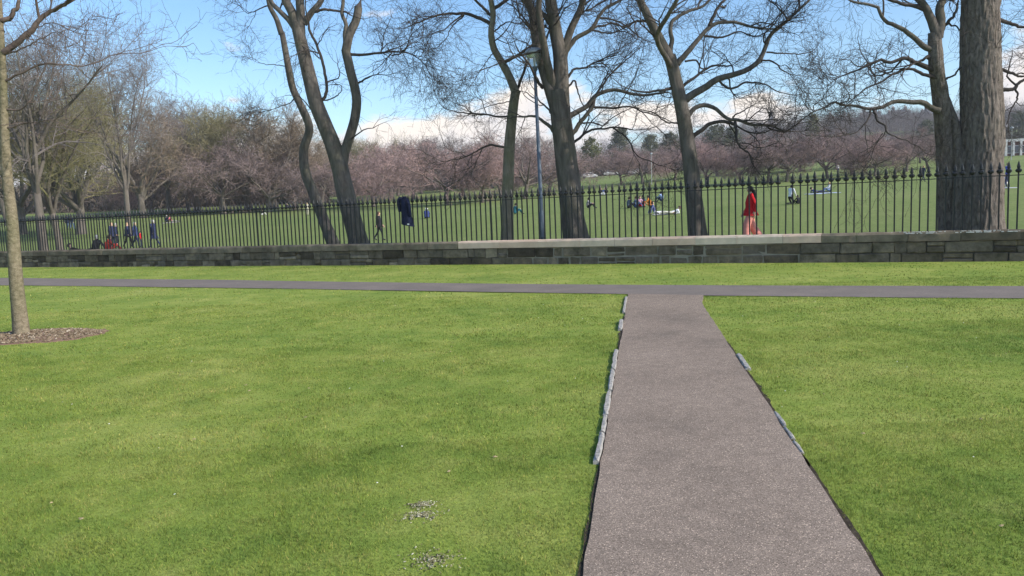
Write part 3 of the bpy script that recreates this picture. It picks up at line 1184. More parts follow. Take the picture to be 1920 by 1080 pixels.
def traced_tree(name, label, Y, trunks, limbs, seed, tw, barkm, twigm, cat='tree', group=None, ktr=22, rough=0.05, freq=(3, 1.2), flare=0.5, nring=60, crown_trunk=0.0, sink=0.35):
    """trunks / limbs: (points, start radius, end radius). Parts: trunk, crown"""
    r = np.random.default_rng(seed)
    b = at_y(trunks[0][0][0][0], trunks[0][0][0][1], Y)
    root_z = float(meadow_z(b[0], b[1])) if b[1] > WALL_A + WALL_B * b[0] else 0.0
    root = thing(name, label, cat, (b[0], b[1], root_z), 0, group)
    o0 = np.array([b[0], b[1], root_z])
    tparts, P0, R0 = [], [], []
    for i, (pts, ra, rb) in enumerate(trunks):
        P = traced_limb(pts, Y, nring, 0.004, seed + i)
        if i == 0 or pts[0][1] > 425:
            x, y, z = P[0]
            dirn = (P[2] - P[0]) / np.linalg.norm(P[2] - P[0])
            k = (z - (root_z - sink)) / max(dirn[2], .3)
            foot = P[0] - dirn * k
            P = smooth_line(np.vstack([foot, P[2::6], P[-1]]), nring)
            hh = P[:, 2] - root_z
        s = np.linspace(0, 1, nring)
        Rd = ra + (rb - ra) * s
        isroot = i == 0 or pts[0][1] > 425
        Pn = P.copy()
        if isroot:
            h0 = P[:, 2] - root_z
            Pn = P
        tparts.append(trunk_tube(Pn, Rd, ktr, rough, freq, flare if isroot else 0.0, seed + i * 3.7))
        if crown_trunk and isroot:
            P0.append(P[np.linspace(int(nring * 0.45), nring - 1, 26).astype(int)])
            R0.append(Rd[np.linspace(int(nring * 0.45), nring - 1, 26).astype(int)] * crown_trunk)
    for i, (pts, ra, rb) in enumerate(limbs):
        P = traced_limb(pts, Y, 26, 0.018 if ra < .12 else 0.006, seed * 31 + i)
        Rd = ra + (rb - ra) * np.linspace(0, 1, 26) ** 0.8
        P0.append(P)
        R0.append(Rd)
    P0, R0 = np.array(P0), np.array(R0)
    nl = len(limbs)
    cparts = []
    big = [i for i in range(len(P0) - nl, len(P0)) if R0[i][0] > .075]
    small = [i for i in range(len(P0) - nl, len(P0)) if R0[i][0] <= .075]
    if big:
        V, Q = tubes(P0[big], R0[big], 12, seed)
        link('limbs', mesh_np('limbs', V - o0, Q, smooth=True), barkm if barkm is not m_bark_brown else m_bark_grey, root)
    if small:
        cparts.append(tubes(P0[small], R0[small], 8, seed))
    cparts += twiggery(P0, R0, r, **tw)
    V, Q = join(tparts)
    link('trunk', mesh_np('trunk', V - o0, Q, smooth=True), barkm, root)
    V, Q = join(cparts)
    link('crown', mesh_np('crown', V - o0, Q, smooth=True), twigm, root)
    return root


TW = dict(n1=95, len1=(1.1, 2.8), n2=6, len2=(.5, 1.3), n3=4, len3=(.25, .75), n4=2, len4=(.12, .34), rmin=.0038)


def tw(**k):
    d = dict(TW)
    d.update(k)
    return d


# the leaning tree with a lopped right limb
traced_tree('leaning_tree', 'thick leaning bare tree whose right limb ends in a sawn stub', 29.0,
    [([(672, 452), (650, 372), (636, 312), (618, 255), (598, 210), (587, 170), (575, 120), (562, 70), (556, 42)], .385, .22)],
    [([(556, 52), (546, 20), (535, 0), (522, -50), (515, -120), (500, -210)], .19, .07),
     ([(563, 62), (564, 20), (563, 0), (568, -70, .5), (560, -160, 1), (565, -260, 1.2)], .19, .06),
     ([(562, 70), (545, 42), (525, 22), (508, 3), (495, -40), (470, -110)], .12, .04),
     ([(570, 45), (585, 22), (600, 5), (615, -30), (640, -90, -1), (650, -170, -1.5)], .13, .05),
     ([(590, 22), (610, 17), (640, 19), (652, 24, -.4)], .06, .03),
     ([(640, 335), (646, 290), (655, 258), (665, 225), (669, 190), (664, 160), (656, 130), (648, 95)], .19, .17),
     ([(648, 98), (655, 65), (668, 38), (672, 14)], .17, .15),
     ([(647, 90), (649, 60), (650, 45), (641, 24), (645, 0), (656, -50), (650, -120)], .09, .04),
     ([(656, 102), (680, 106), (715, 104), (740, 102, -.4), (768, 108, -.8), (792, 126, -1), (806, 152, -1)], .06, .012),
     ([(663, 160), (680, 150), (697, 139)], .045, .035),
     ([(597, 195), (609, 182), (613, 162), (606, 122), (595, 85), (582, 56)], .065, .05),
     ([(604, 188), (630, 180), (642, 170), (641, 160), (622, 159)], .03, .012),
     ([(592, 215), (570, 190), (555, 182), (535, 180, -.6)], .025, .01),
     ([(735, 104, -.4), (760, 92, -1), (775, 60, -1.2), (800, 40, -1.4)], .03, .01)],
    21, tw(n1=90, droop=0.13, rmin=.004, len1=(1.0, 2.4), lmul=np.array([1, 1, 1, 1, .8, .15, .02, .8, 2.6, .25, .8, .8, 1, 2.2])), m_bark_grey, m_twig_dark, freq=(2.4, .8))
# its slimmer neighbour behind
traced_tree('slim_leaning_tree', 'slimmer curving bare tree just left of the thick leaning trunk', 31.0,
    [([(621, 449), (600, 395), (583, 350), (569, 310), (571, 272), (580, 243), (566, 205), (552, 178), (543, 142), (535, 100), (528, 62)], .255, .11)],
    [([(528, 64), (518, 35), (505, 10), (498, -30), (480, -100)], .12, .05),
     ([(552, 185), (540, 195), (515, 205), (490, 215)], .025, .01),
     ([(538, 125), (510, 122), (485, 118), (470, 108)], .022, .008),
     ([(505, 10), (490, 15), (465, 20), (450, 5)], .03, .01)],
    22, tw(n1=30, rmin=.004, len1=(.8, 2.0)), m_bark_grey, m_twig_dark, ktr=16)
# slender pale-stemmed tree left of the lamp
traced_tree('slender_tree', 'slender grey bare tree standing just left of the lamp post', 26.2,
    [([(951, 447), (952, 400), (953, 330), (957, 250), (962, 195), (967, 168)], .235, .16)],
    [([(966, 172), (955, 142), (940, 115), (926, 90), (921, 60), (925, 30), (920, 0), (905, -60), (895, -140)], .15, .06),
     ([(967, 172), (978, 145), (986, 122), (1000, 92, -.4), (1006, 60, -.6), (1010, 20, -.8)], .06, .03),
     ([(940, 118), (962, 108), (985, 90, .3), (1000, 78, .5), (1015, 50, .5)], .07, .03),
     ([(920, 45), (895, 34), (870, 28), (830, 30), (800, 40, -.3), (770, 52, -.6)], .07, .016),
     ([(922, 30), (900, 10), (870, -10), (840, -20)], .06, .02),
     ([(921, 20), (950, 0), (970, -30), (990, -90)], .07, .03),
     ([(953, 218), (910, 215), (870, 210), (842, 205), (826, 195)], .04, .012),
     ([(950, 276), (920, 272), (900, 282), (870, 300), (828, 306)], .045, .01),
     ([(927, 95), (905, 130, -.6), (890, 160, -1), (880, 175, -1.2)], .02, .006),
     ([(956, 190), (930, 195), (900, 205), (880, 215)], .02, .008),
     ([(870, 28), (850, 45), (830, 75), (815, 90)], .03, .008),
     ([(925, 60), (950, 45), (975, 50), (1000, 40)], .03, .01)],
    23, tw(n1=85, len1=(.9, 2.2)), m_bark_pale, m_twig_dark, ktr=18, flare=.35)
# big tree right of the lamp
traced_tree('broad_tree', 'broad dark many-limbed bare tree just right of the lamp post', 25.2,
    [([(1079, 444), (1073, 400), (1067, 340), (1061, 290), (1055, 250), (1051, 210), (1048, 170)], .41, .33)],
    [([(1046, 215), (1031, 168), (1022, 140), (1012, 105), (1004, 70), (1000, 30), (990, 0), (980, -60), (965, -160)], .22, .08),
     ([(1052, 190), (1052, 140), (1050, 100), (1042, 60), (1035, 20), (1030, -20), (1035, -100), (1030, -220)], .29, .10),
     ([(1052, 125), (1062, 82), (1072, 52), (1085, 25), (1093, 0), (1105, -50, -.6), (1120, -140, -1)], .16, .06),
     ([(1060, 98), (1080, 74), (1110, 56), (1125, 32), (1140, 15), (1170, 0), (1200, -35)], .09, .03),
     ([(1038, 165), (1024, 110, -.4), (1012, 40, -.8), (1010, 0, -1), (1018, -90, -1.4)], .16, .06),
     ([(1060, 226), (1080, 210), (1100, 200), (1115, 182), (1145, 168), (1180, 175), (1210, 178), (1245, 172)], .10, .03),
     ([(1060, 266), (1085, 232), (1100, 212), (1112, 198)], .09, .06),
     ([(1106, 202), (1130, 165, .3), (1160, 130, .6), (1200, 88, .9)], .05, .012),
     ([(1110, 200), (1150, 201), (1180, 198), (1210, 208), (1240, 216), (1262, 226)], .045, .012),
     ([(1060, 280), (1085, 258), (1110, 245), (1150, 240), (1182, 243)], .055, .02),
     ([(1150, 240), (1180, 265, -.3), (1195, 290, -.5), (1220, 300, -.6), (1252, 310, -.6)], .03, .01),
     ([(1047, 255), (1030, 236), (1012, 220), (1000, 215), (975, 217)], .08, .03),
     ([(1018, 165), (1000, 138, -.5), (988, 118, -.7), (974, 100, -.9), (965, 85, -1)], .06, .02),
     ([(1058, 155), (1075, 132), (1095, 128), (1120, 115), (1152, 100)], .05, .015),
     ([(1046, 235), (1025, 205), (1005, 185), (985, 175)], .05, .015),
     ([(1042, 60), (1018, 25), (985, 5), (970, -20), (930, -70)], .09, .03),
     ([(1062, 165), (1080, 150), (1090, 175), (1095, 195), (1110, 215)], .04, .012),
     ([(1110, 56), (1140, 62), (1170, 60), (1200, 75)], .035, .01)],
    24, tw(n1=110), m_bark_grey, m_twig_dark, ktr=26, rough=.06)
# spreading tree behind the renewed coping
traced_tree('spreading_tree', 'bare tree with wide gnarled boughs left of the walker in red', 23.4,
    [([(1308, 443), (1304, 400), (1298, 340), (1292, 290), (1285, 240), (1278, 200), (1270, 160), (1262, 125), (1256, 104)], .285, .18)],
    [([(1257, 112), (1240, 80), (1225, 50), (1210, 20), (1200, 0), (1190, -50), (1182, -140)], .18, .07),
     ([(1257, 100), (1258, 75), (1256, 52), (1262, 35), (1290, 18), (1320, 5), (1345, -25)], .08, .03),
     ([(1270, 120), (1290, 95), (1310, 70), (1330, 48), (1350, 36), (1380, 37), (1420, 48), (1455, 52), (1472, 45)], .10, .02),
     ([(1281, 190), (1300, 176), (1325, 162), (1345, 148), (1380, 138), (1405, 128), (1425, 112), (1435, 90), (1445, 65), (1465, 48), (1495, 20), (1530, -12)], .13, .03),
     ([(1438, 98), (1470, 103, .3), (1507, 104, .5), (1530, 92, .6)], .03, .01),
     ([(1277, 164), (1300, 148), (1320, 133), (1345, 126), (1372, 126)], .055, .02),
     ([(1262, 165), (1240, 171), (1205, 178), (1178, 176)], .055, .02),
     ([(1289, 220), (1305, 203), (1325, 198), (1345, 208), (1365, 225), (1385, 228), (1405, 238), (1440, 238), (1470, 248)], .08, .03),
     ([(1296, 262), (1318, 242), (1340, 225), (1358, 222), (1375, 226)], .075, .05),
     ([(1378, 228), (1378, 260, -.2), (1390, 275, -.3), (1405, 285, -.4), (1410, 302, -.4)], .05, .015),
     ([(1375, 226), (1376, 214), (1390, 208), (1404, 198)], .03, .012),
     ([(1440, 240), (1470, 247), (1490, 235), (1515, 215), (1562, 194)], .03, .01),
     ([(1262, 130), (1235, 70, -.8), (1260, 20, -1.5), (1290, -40, -2), (1300, -120, -2)], .09, .04),
     ([(1330, 48), (1345, 20), (1360, 0), (1380, -40)], .06, .02),
     ([(1320, 68), (1350, 72), (1385, 62), (1415, 70), (1440, 60)], .04, .012),
     ([(1285, 115), (1310, 112), (1320, 125), (1350, 118), (1375, 112)], .035, .01),
     ([(1345, 148), (1370, 165), (1400, 155), (1430, 160), (1450, 172), (1490, 180)], .045, .01),
     ([(1425, 112), (1450, 118), (1470, 135), (1500, 145)], .035, .01),
     ([(1220, 45), (1195, 40), (1170, 50), (1140, 45)], .05, .015),
     ([(1284, 235), (1255, 230), (1230, 215), (1195, 205), (1170, 205)], .03, .01)],
    25, tw(n1=100, len1=(.9, 2.2), wig=(.26, .25, .19, .14)), m_bark_grey, m_twig_dark, ktr=20)
# huge twin-trunked tree at the right
traced_tree('twin_trunk_tree', 'huge twin-trunked bare tree with furrowed bark near the right edge', 20.4,
    [([(1837, 442), (1837, 380), (1838, 300), (1838, 200), (1836, 100), (1835, 0), (1833, -130), (1830, -280)], .575, .37),
     ([(1783, 440, .5), (1779, 380, .5), (1776, 300, .4), (1773, 240, .3), (1769, 190, .2), (1763, 150, .1), (1759, 120), (1757, 60)], .31, .16),
     ([(1806, 440, .1), (1805, 380, .1), (1803, 300, .1), (1798, 240, .1), (1791, 205, .1), (1784, 180, .15)], .33, .06)],
    [([(1758, 75), (1750, 48), (1740, 25), (1728, 5), (1705, -20), (1680, -70)], .14, .05),
     ([(1758, 70), (1764, 40), (1762, 15), (1770, -5), (1785, -60, -1)], .14, .06),
     ([(1760, 65), (1775, 55), (1790, 35), (1800, 10)], .06, .03),
     ([(1752, 95), (1733, 86), (1715, 72), (1690, 52), (1665, 42), (1650, 28), (1640, 14), (1600, 8), (1568, -5)], .085, .02),
     ([(1752, 132), (1735, 124), (1718, 118), (1700, 108), (1670, 116), (1650, 112), (1610, 130), (1562, 146)], .075, .014),
     ([(1755, 118), (1735, 105), (1728, 112), (1710, 118)], .05, .03),
     ([(1757, 146), (1735, 140), (1700, 131), (1675, 140), (1640, 158), (1610, 168), (1585, 190)], .055, .012),
     ([(1762, 208), (1748, 203), (1730, 192), (1705, 192), (1680, 190), (1655, 200), (1630, 202), (1600, 195), (1585, 196), (1562, 190), (1545, 200), (1518, 213)], .085, .015),
     ([(1635, 203), (1625, 225, -.3), (1605, 250, -.4), (1595, 252, -.4), (1568, 256, -.5)], .03, .01),
     ([(1636, 204), (1641, 225, -.2), (1655, 236, -.3), (1660, 250, -.4), (1690, 262, -.5), (1722, 276, -.6)], .035, .01),
     ([(1655, 250, -.3), (1640, 275, -.4), (1615, 290, -.4), (1610, 310, -.4)], .015, .006),
     ([(1736, 18), (1705, 8), (1680, 2), (1640, -15), (1600, -40)], .06, .02),
     ([(1868, 35), (1892, 42), (1920, 52), (1960, 45)], .06, .02),
     ([(1870, 168), (1895, 172), (1908, 162), (1940, 150), (1970, 160)], .06, .02),
     ([(1870, 128), (1890, 131), (1920, 142), (1960, 130)], .05, .015),
     ([(1905, 165), (1905, 185), (1890, 210), (1880, 235)], .03, .01),
     ([(1860, 0), (1900, -60), (1960, -120), (2040, -180)], .16, .06),
     ([(1830, -120), (1790, -190, 1), (1740, -260, 1.5)], .18, .06),
     ([(1835, -200), (1850, -300, -1), (1890, -400, -1)], .22, .08),
     ([(1832, -260), (1810, -340, 1), (1800, -440, 1)], .22, .08),
     ([(1770, 150), (1790, 142), (1800, 128), (1812, 130)], .03, .02)],
    26, tw(n1=92, len1=(.9, 2.3), wig=(.26, .25, .19, .14), lmul=np.array([1] * 20 + [0.2])), m_bark_brown, m_twig_dark, ktr=150, rough=.05, freq=(11, 3.2), flare=.3, nring=190)

# young tree on the lawn at the left edge
traced_tree('young_tree', 'young tree with pale speckled trunk rising from the mulch bed', float(SAP[1]),
    [([(41, 636), (38, 590), (33, 540), (28, 480), (21, 400), (14, 330), (8, 250), (6, 180), (5, 100), (2, 30), (-3, -60), (-6, -130), (-4, -180)], .108, .012)],
    [([(7, 98), (25, 86), (55, 60), (85, 27), (115, 0), (135, -35)], .05, .02),
     ([(2, 38), (12, 25), (27, 0), (40, -40)], .04, .02),
     ([(8, 250), (-20, 200), (-50, 150), (-80, 60)], .04, .015),
     ([(10, 100), (40, 80), (95, 40), (135, 52), (141, 50)], .014, .004),
     ([(8, 152), (45, 132), (80, 116), (120, 118), (165, 120, .3), (215, 100, .5), (262, 98, .6), (300, 85, .7), (327, 80, .8)], .018, .003),
     ([(6, 100), (40, 92), (75, 76), (110, 62), (140, 52, .2)], .014, .004),
     ([(10, 205), (40, 198), (58, 170), (62, 150), (80, 120)], .015, .005),
     ([(12, 240), (40, 232), (75, 230, -.2), (110, 215, -.3)], .012, .004),
     ([(4, 60), (-30, 20), (-60, -40)], .04, .015)],
    27, tw(n1=42, len1=(.5, 1.4), n2=4, len2=(.25, .7), n3=3, len3=(.12, .35), n4=0, len4=(.1, .2), rmin=.003, wig=(.12, .16, .2, .2)), m_bark_young, m_twig_young, ktr=20, rough=.02, flare=.22, nring=70, sink=.1)
# ------------------------------------------------------------------ trees beyond: a few grown shapes, each copied to its own places
def generic_tree(seed, H, trunk_h, spread, style, near=False):
    r = np.random.default_rng(seed)
    lean = r.normal(0, .05, 2)
    tp = smooth_line([(0, 0, -0.6), (0, 0, 0), (lean[0] * trunk_h, lean[1] * trunk_h, trunk_h * .6), (lean[0] * trunk_h * 2, lean[1] * trunk_h * 2, trunk_h)], 14)
    tr = dict(tall=.022, cherry=.030, round=.026)[style] * H
    tr *= .68 if near else 1
    Rt = np.linspace(tr * 1.15, tr * .75, 14)
    nl = dict(tall=7, cherry=7, round=8)[style]
    a = np.arange(nl) * 2.39996 + r.uniform(0, 6)
    el = dict(tall=r.uniform(.95, 1.4, nl), cherry=r.uniform(.35, .95, nl), round=r.uniform(.6, 1.3, nl))[style]
    D = np.stack([np.cos(a) * np.cos(el), np.sin(a) * np.cos(el), np.sin(el)], -1)
    S = tp[r.integers(9, 14, nl)]
    L = (H - trunk_h) * dict(tall=r.uniform(.55, .85, nl), cherry=r.uniform(.7, 1.1, nl), round=r.uniform(.5, .8, nl))[style] * (1.0 if style != 'cherry' else spread)
    P0 = grow(S, D, L, 16, .09, .02 if style != 'cherry' else .012, r)
    R0 = taper(np.full(nl, tr * .55), 16, tr * .10)
    k = H / 16.0
    if style == 'cherry':
        c = twiggery(P0, R0, r, n1=54, len1=(1.0, 2.4), n2=6, len2=(.5, 1.3), n3=6, len3=(.3, .8), n4=2, len4=(.2, .5), up=(.02, .0, .0, .0), f0=.15, rmin=.010, droop=.05, seg=(5, 3, 2, 1))
    else:
        c = twiggery(P0, R0, r, n1=70, len1=(2.4 * k, 5.2 * k), n2=7, len2=(1.1 * k, 2.6 * k), n3=6, len3=(.5 * k, 1.4 * k), n4=2, len4=(.3 * k, .8 * k), up=(.07, .05, .03, .0), f0=.10, rmin=.013, seg=(6, 4, 2, 1), wig=(.16, .2, .22, .2))
    if near:
        c = twiggery(P0, R0, r, n1=66, len1=(2.0 * k, 4.6 * k), n2=7, len2=(.9 * k, 2.2 * k), n3=5, len3=(.5 * k, 1.2 * k), n4=3, len4=(.25 * k, .7 * k), up=(.06, .04, .02, .0), f0=.10, rmin=.0055, seg=(7, 5, 3, 1), wig=(.18, .22, .24, .2))
    V1, Q1 = trunk_tube(tp, Rt, 10, .05, (2, 1), .5, seed)
    V2, Q2 = tubes(P0, R0, 6, seed)
    off = len(V1)
    trunk = mesh_np('trunk', np.vstack([V1, V2]), np.vstack([Q1, Q2 + off]), smooth=True)
    V, Q = join(c)
    crown = mesh_np('crown', V, Q)
    return trunk, crown


def twigmat(name, lo, hi):
    m, n, l, b = mat(name, 0.95, 0.1)
    o = objrand(n)
    c = ramp2(n, l, o, [(0, lo), (1, hi)])
    g = noise(n, l, n.new('ShaderNodeNewGeometry').outputs['Position'], .45, 4, .6)
    c = mixcol(n, l, 1.0, c, ramp2(n, l, g, [(.3, (.75, .75, .75)), (.7, (1.25, 1.25, 1.25))]), 'MULTIPLY')
    l.new(c, b.inputs['Base Color'])
    return m


m_far_trunk = bark('far_grey_brown_bark', (0.085, 0.074, 0.066), (0.19, 0.165, 0.145), .2, 3.0, .4)
m_tw_cherry = twigmat('pink_budding_twig', (0.205, 0.160, 0.152), (0.325, 0.225, 0.212))
m_tw_grey = twigmat('far_grey_twig', (0.16, 0.14, 0.135), (0.21, 0.185, 0.175))
m_tw_brown = twigmat('far_brown_twig', (0.21, 0.165, 0.125), (0.28, 0.22, 0.165))
m_tw_green = twigmat('far_greenish_twig', (0.17, 0.16, 0.085), (0.22, 0.20, 0.11))

TALL = [generic_tree(101 + k, 16, 4.0, 1, 'tall') for k in range(3)]
ROUND = [generic_tree(131 + k, 14, 2.6, 1, 'round') for k in range(3)]
NEAR = [generic_tree(191, 16, 4.5, 1, 'tall', True), generic_tree(192, 15, 3.5, 1, 'round', True)]
CHERRY = [generic_tree(161 + k, 5.6, 1.5, 1.0, 'cherry') for k in range(4)]
for tr_, cr_ in TALL + ROUND + NEAR + CHERRY:
    tr_.materials.append(m_far_trunk)
    cr_.materials.append(m_tw_grey)


def place_tree(name, label, shape, p, s, rz, twm, cat='tree', group=None, trm=None, tilt=0.0):
    root = thing(name, label, cat, tuple(p), rz, group)
    root.scale = (s[0], s[0], s[1])
    root.rotation_euler = (0, tilt, rz)
    for nm, me, m in (('trunk', shape[0], trm or m_far_trunk), ('crown', shape[1], twm)):
        o = link(nm, me, None, root)
        o.material_slots[0].link = 'OBJECT'
        o.material_slots[0].material = m
    return root


HC = [max(v.co.z for v in t[1].vertices) for t in CHERRY]
ORD = ['first', 'second', 'third', 'fourth', 'fifth', 'sixth', 'seventh', 'eighth', 'ninth', 'tenth', 'eleventh', 'twelfth', 'thirteenth', 'fourteenth', 'fifteenth', 'sixteenth', 'seventeenth', 'eighteenth', 'nineteenth', 'twentieth',
       'twenty-first', 'twenty-second', 'twenty-third', 'twenty-fourth', 'twenty-fifth', 'twenty-sixth', 'twenty-seventh', 'twenty-eighth', 'twenty-ninth', 'thirtieth']

# cherry trees standing about the meadow (pixel of the foot; crown height in pixels sets the size)
front = [(283, 398, 130), (352, 396, 112), (420, 402, 150), (505, 398, 128), (700, 388, 128), (838, 385, 140), (905, 380, 112), (985, 372, 128), (1325, 348, 98), (1440, 343, 105), (1388, 345, 82), (1475, 341, 92), (1552, 335, 100), (1598, 328, 98), (1640, 331, 88), (1700, 322, 82), (1740, 316, 74)]
for i, (px, py, hp) in enumerate(sorted(front)):
    p = at_meadow(px, py)
    h = hp / F_PX * p[1]
    k = h / HC[i % 4]
    place_tree('cherry_tree', 'pinkish bare cherry tree, %s from the left in the near meadow row' % ORD[i], CHERRY[i % 4], p, (k * 1.15, k), i * 1.7, m_tw_cherry, group='cherry trees in the near meadow row')
back = [(250, 388, 100), (318, 388, 95), (385, 386, 105), (460, 384, 105), (545, 382, 100), (585, 380, 92), (735, 372, 110), (775, 374, 118), (868, 368, 108), (940, 366, 98), (1030, 360, 95), (1205, 345, 82), (1165, 346, 70), (1265, 338, 80), (1345, 330, 78), (1415, 326, 74), (1500, 322, 70), (1570, 318, 66), (1620, 312, 66), (1675, 310, 62), (1725, 306, 58)]
for i, (px, py, hp) in enumerate(sorted(back)):
    p = at_meadow(px, py)
    h = hp / F_PX * p[1]
    k = h / HC[(i * 3 + 1) % 4]
    place_tree('cherry_tree', 'hazy pink cherry tree, %s from the left in the far row' % ORD[i], CHERRY[(i * 3 + 1) % 4], p, (k * 1.3, k), i * 2.3 + 1, m_tw_cherry, group='cherry trees in the far meadow row')

# belt of tall bare trees behind the cherries: (pixel x, top pixel y, distance, shape, twig, width)
belt = [(15, 95, 105, 0, 'g'), (150, 130, 118, 1, 'n'), (268, 168, 112, 4, 'b'), (318, 165, 128, 0, 'g'), (372, 152, 135, 2, 'g'), (418, 170, 122, 5, 'n'), (468, 172, 126, 3, 'n'), (515, 178, 120, 4, 'b'), (552, 205, 124, 5, 'b'),
        (605, 232, 150, 1, 'b'), (655, 240, 160, 3, 'n'), (700, 236, 158, 5, 'n'), (748, 246, 168, 0, 'g'), (792, 243, 172, 2, 'g'), (838, 240, 176, 4, 'g'), (882, 244, 170, 1, 'b'), (925, 240, 174, 3, 'b'), (985, 236, 170, 0, 'g'), (1030, 240, 168, 5, 'g')]
mats_ = {'g': m_tw_grey, 'b': m_tw_brown, 'n': m_tw_green}
word_ = {'g': 'tall grey bare tree', 'b': 'tall brownish bare tree', 'n': 'tall olive-tinged bare tree'}
SHP = TALL + ROUND + NEAR
HS = [max(v.co.z for v in t[1].vertices) for t in SHP]
for i, (px, ty, d, sh, tn) in enumerate(belt):
    p = on_meadow(px, d)
    top = at_y(px, ty, d)
    k = (top[2] - p[2]) / (HS[sh] * 1.02)
    place_tree('tall_tree', '%s, %s from the left in the belt behind the cherries' % (word_[tn], ORD[i]), SHP[sh], p, (k * 1.05, k), i * 1.3, mats_[tn], group='tall trees in the belt behind the cherry trees')

# nearer trees at the far left behind the railing
for px, by, ty, d, sh, tn, lab, nm, w in (
        (76, 466, -110, 41, 6, 'g', 'stout grey-twigged tree behind the railing beside the young tree', 'stout_tree', .85),
        (107, 464, -20, 46, 7, 'n', 'upright olive-twigged tree behind the railing, right of the stout one', 'upright_tree', .8),
        (-60, 466, -100, 44, 7, 'n', 'olive-tinged tree behind the railing cut by the left edge', 'edge_tree', .9),
        (150, 420, 110, 75, 4, 'n', 'dense olive-tinged tree behind the couple in blue', 'dense_tree', 1.0),
        (40, 420, 150, 82, 5, 'b', 'brownish tree standing behind the stout left tree', 'far_left_tree', 1.0),
        (240, 400, 0, 66, 6, 'g', 'tallest pale grey tree left, its trunk leaning left', 'tall_pale_tree', .72)):
    p = on_meadow(px, d)
    top = at_y(px, ty, d)
    k = (top[2] - p[2]) / (HS[sh] * 1.02)
    place_tree(nm, lab, SHP[sh], p, (k * w, k), px * .37, mats_[tn], tilt=-.06 if nm == 'tall_pale_tree' else 0)

# ------------------------------------------------------------------ evergreens: leaf clumps through the crown
def evergreen(seed, H, W, conical):
    r = np.random.default_rng(seed)
    n, nc = 7200, 90
    z = r.uniform(.16, .97, nc)
    prof = (1 - z) ** .8 * 1.05 if conical else np.sin(np.pi * z ** .85) ** .6 * .8
    a = r.uniform(0, 6.283, nc)
    q = r.uniform(.15, 1.05, nc) ** .6
    cl = np.stack([np.cos(a) * prof * W * q, np.sin(a) * prof * W * q, z * H], -1)
    size = r.uniform(.35, .8, nc)
    pick = r.integers(0, nc, n)
    c = cl[pick] + r.normal(0, 1, (n, 3)) * size[pick][:, None] * np.array([1, 1, .7])
    s = r.uniform(.10, .30, n)[:, None] * H / 12
    u, w = r.normal(size=(n, 3)), r.normal(size=(n, 3))
    u /= np.linalg.norm(u, axis=1, keepdims=True)
    w = np.cross(u, w)
    w /= np.linalg.norm(w, axis=1, keepdims=True)
    V = np.stack([c - u * s, c + w * s * .6, c + u * s, c - w * s * .6], 1).reshape(-1, 3)
    crown = mesh_np('crown', V, np.arange(n * 4).reshape(-1, 4))
    Vt, Qt = trunk_tube(smooth_line([(0, 0, -.5), (0, 0, H * .3), (0, 0, H * .85)], 10), np.linspace(.03 * H, .008 * H, 10), 8, .04, (2, 1), .4, seed)
    trunk = mesh_np('trunk', Vt, Qt, smooth=True)
    return trunk, crown


m_leaf_dark = twigmat('dark_evergreen_leaf', (0.095, 0.105, 0.068), (0.125, 0.13, 0.085))
m_leaf_olive = twigmat('olive_evergreen_leaf', (0.10, 0.11, 0.04), (0.14, 0.14, 0.055))
EV = [evergreen(201, 12, 3.6, True), evergreen(202, 12, 5.0, False), evergreen(203, 12, 4.2, False)]
for tr_, cr_ in EV:
    tr_.materials.append(m_far_trunk)
    cr_.materials.append(m_leaf_dark)
for i, (px, ty, d, sh, mm, lab) in enumerate((
        (1112, 256, 225, 1, m_leaf_olive, 'olive evergreen tree just right of the broad dark trunk'),
        (1165, 240, 232, 2, m_leaf_dark, 'tallest dark evergreen between the broad tree and the spreading tree'),
        (1222, 252, 235, 2, m_leaf_dark, 'rounded dark evergreen right of the tallest one'),
        (1258, 246, 240, 1, m_leaf_dark, 'dark evergreen half hidden behind the spreading tree'),
        (1345, 232, 230, 1, m_leaf_dark, 'dark evergreen just right of the spreading tree'),
        (1375, 238, 235, 2, m_leaf_dark, 'smaller dark evergreen under the drooping bough of the spreading tree'),
        (1525, 214, 290, 0, m_leaf_olive, 'yellow-green conifer below the end of the terraced houses'),
        (1905, 208, 250, 1, m_leaf_dark, 'large dark evergreen behind the white pavilion at the right edge'),
        (1735, 225, 240, 2, m_leaf_dark, 'dark evergreen just left of the twin trunks'),
        (1860, 215, 260, 2, m_leaf_dark, 'dark evergreen hidden mostly by the huge twin trunks'))):
    p = on_meadow(px, d)
    top = at_y(px, ty, d)
    k = (top[2] - p[2]) / 12.0
    place_tree('evergreen_tree', lab, EV[sh], p, (k * (.9 if sh == 0 else .85), k), i * 1.1, mm)

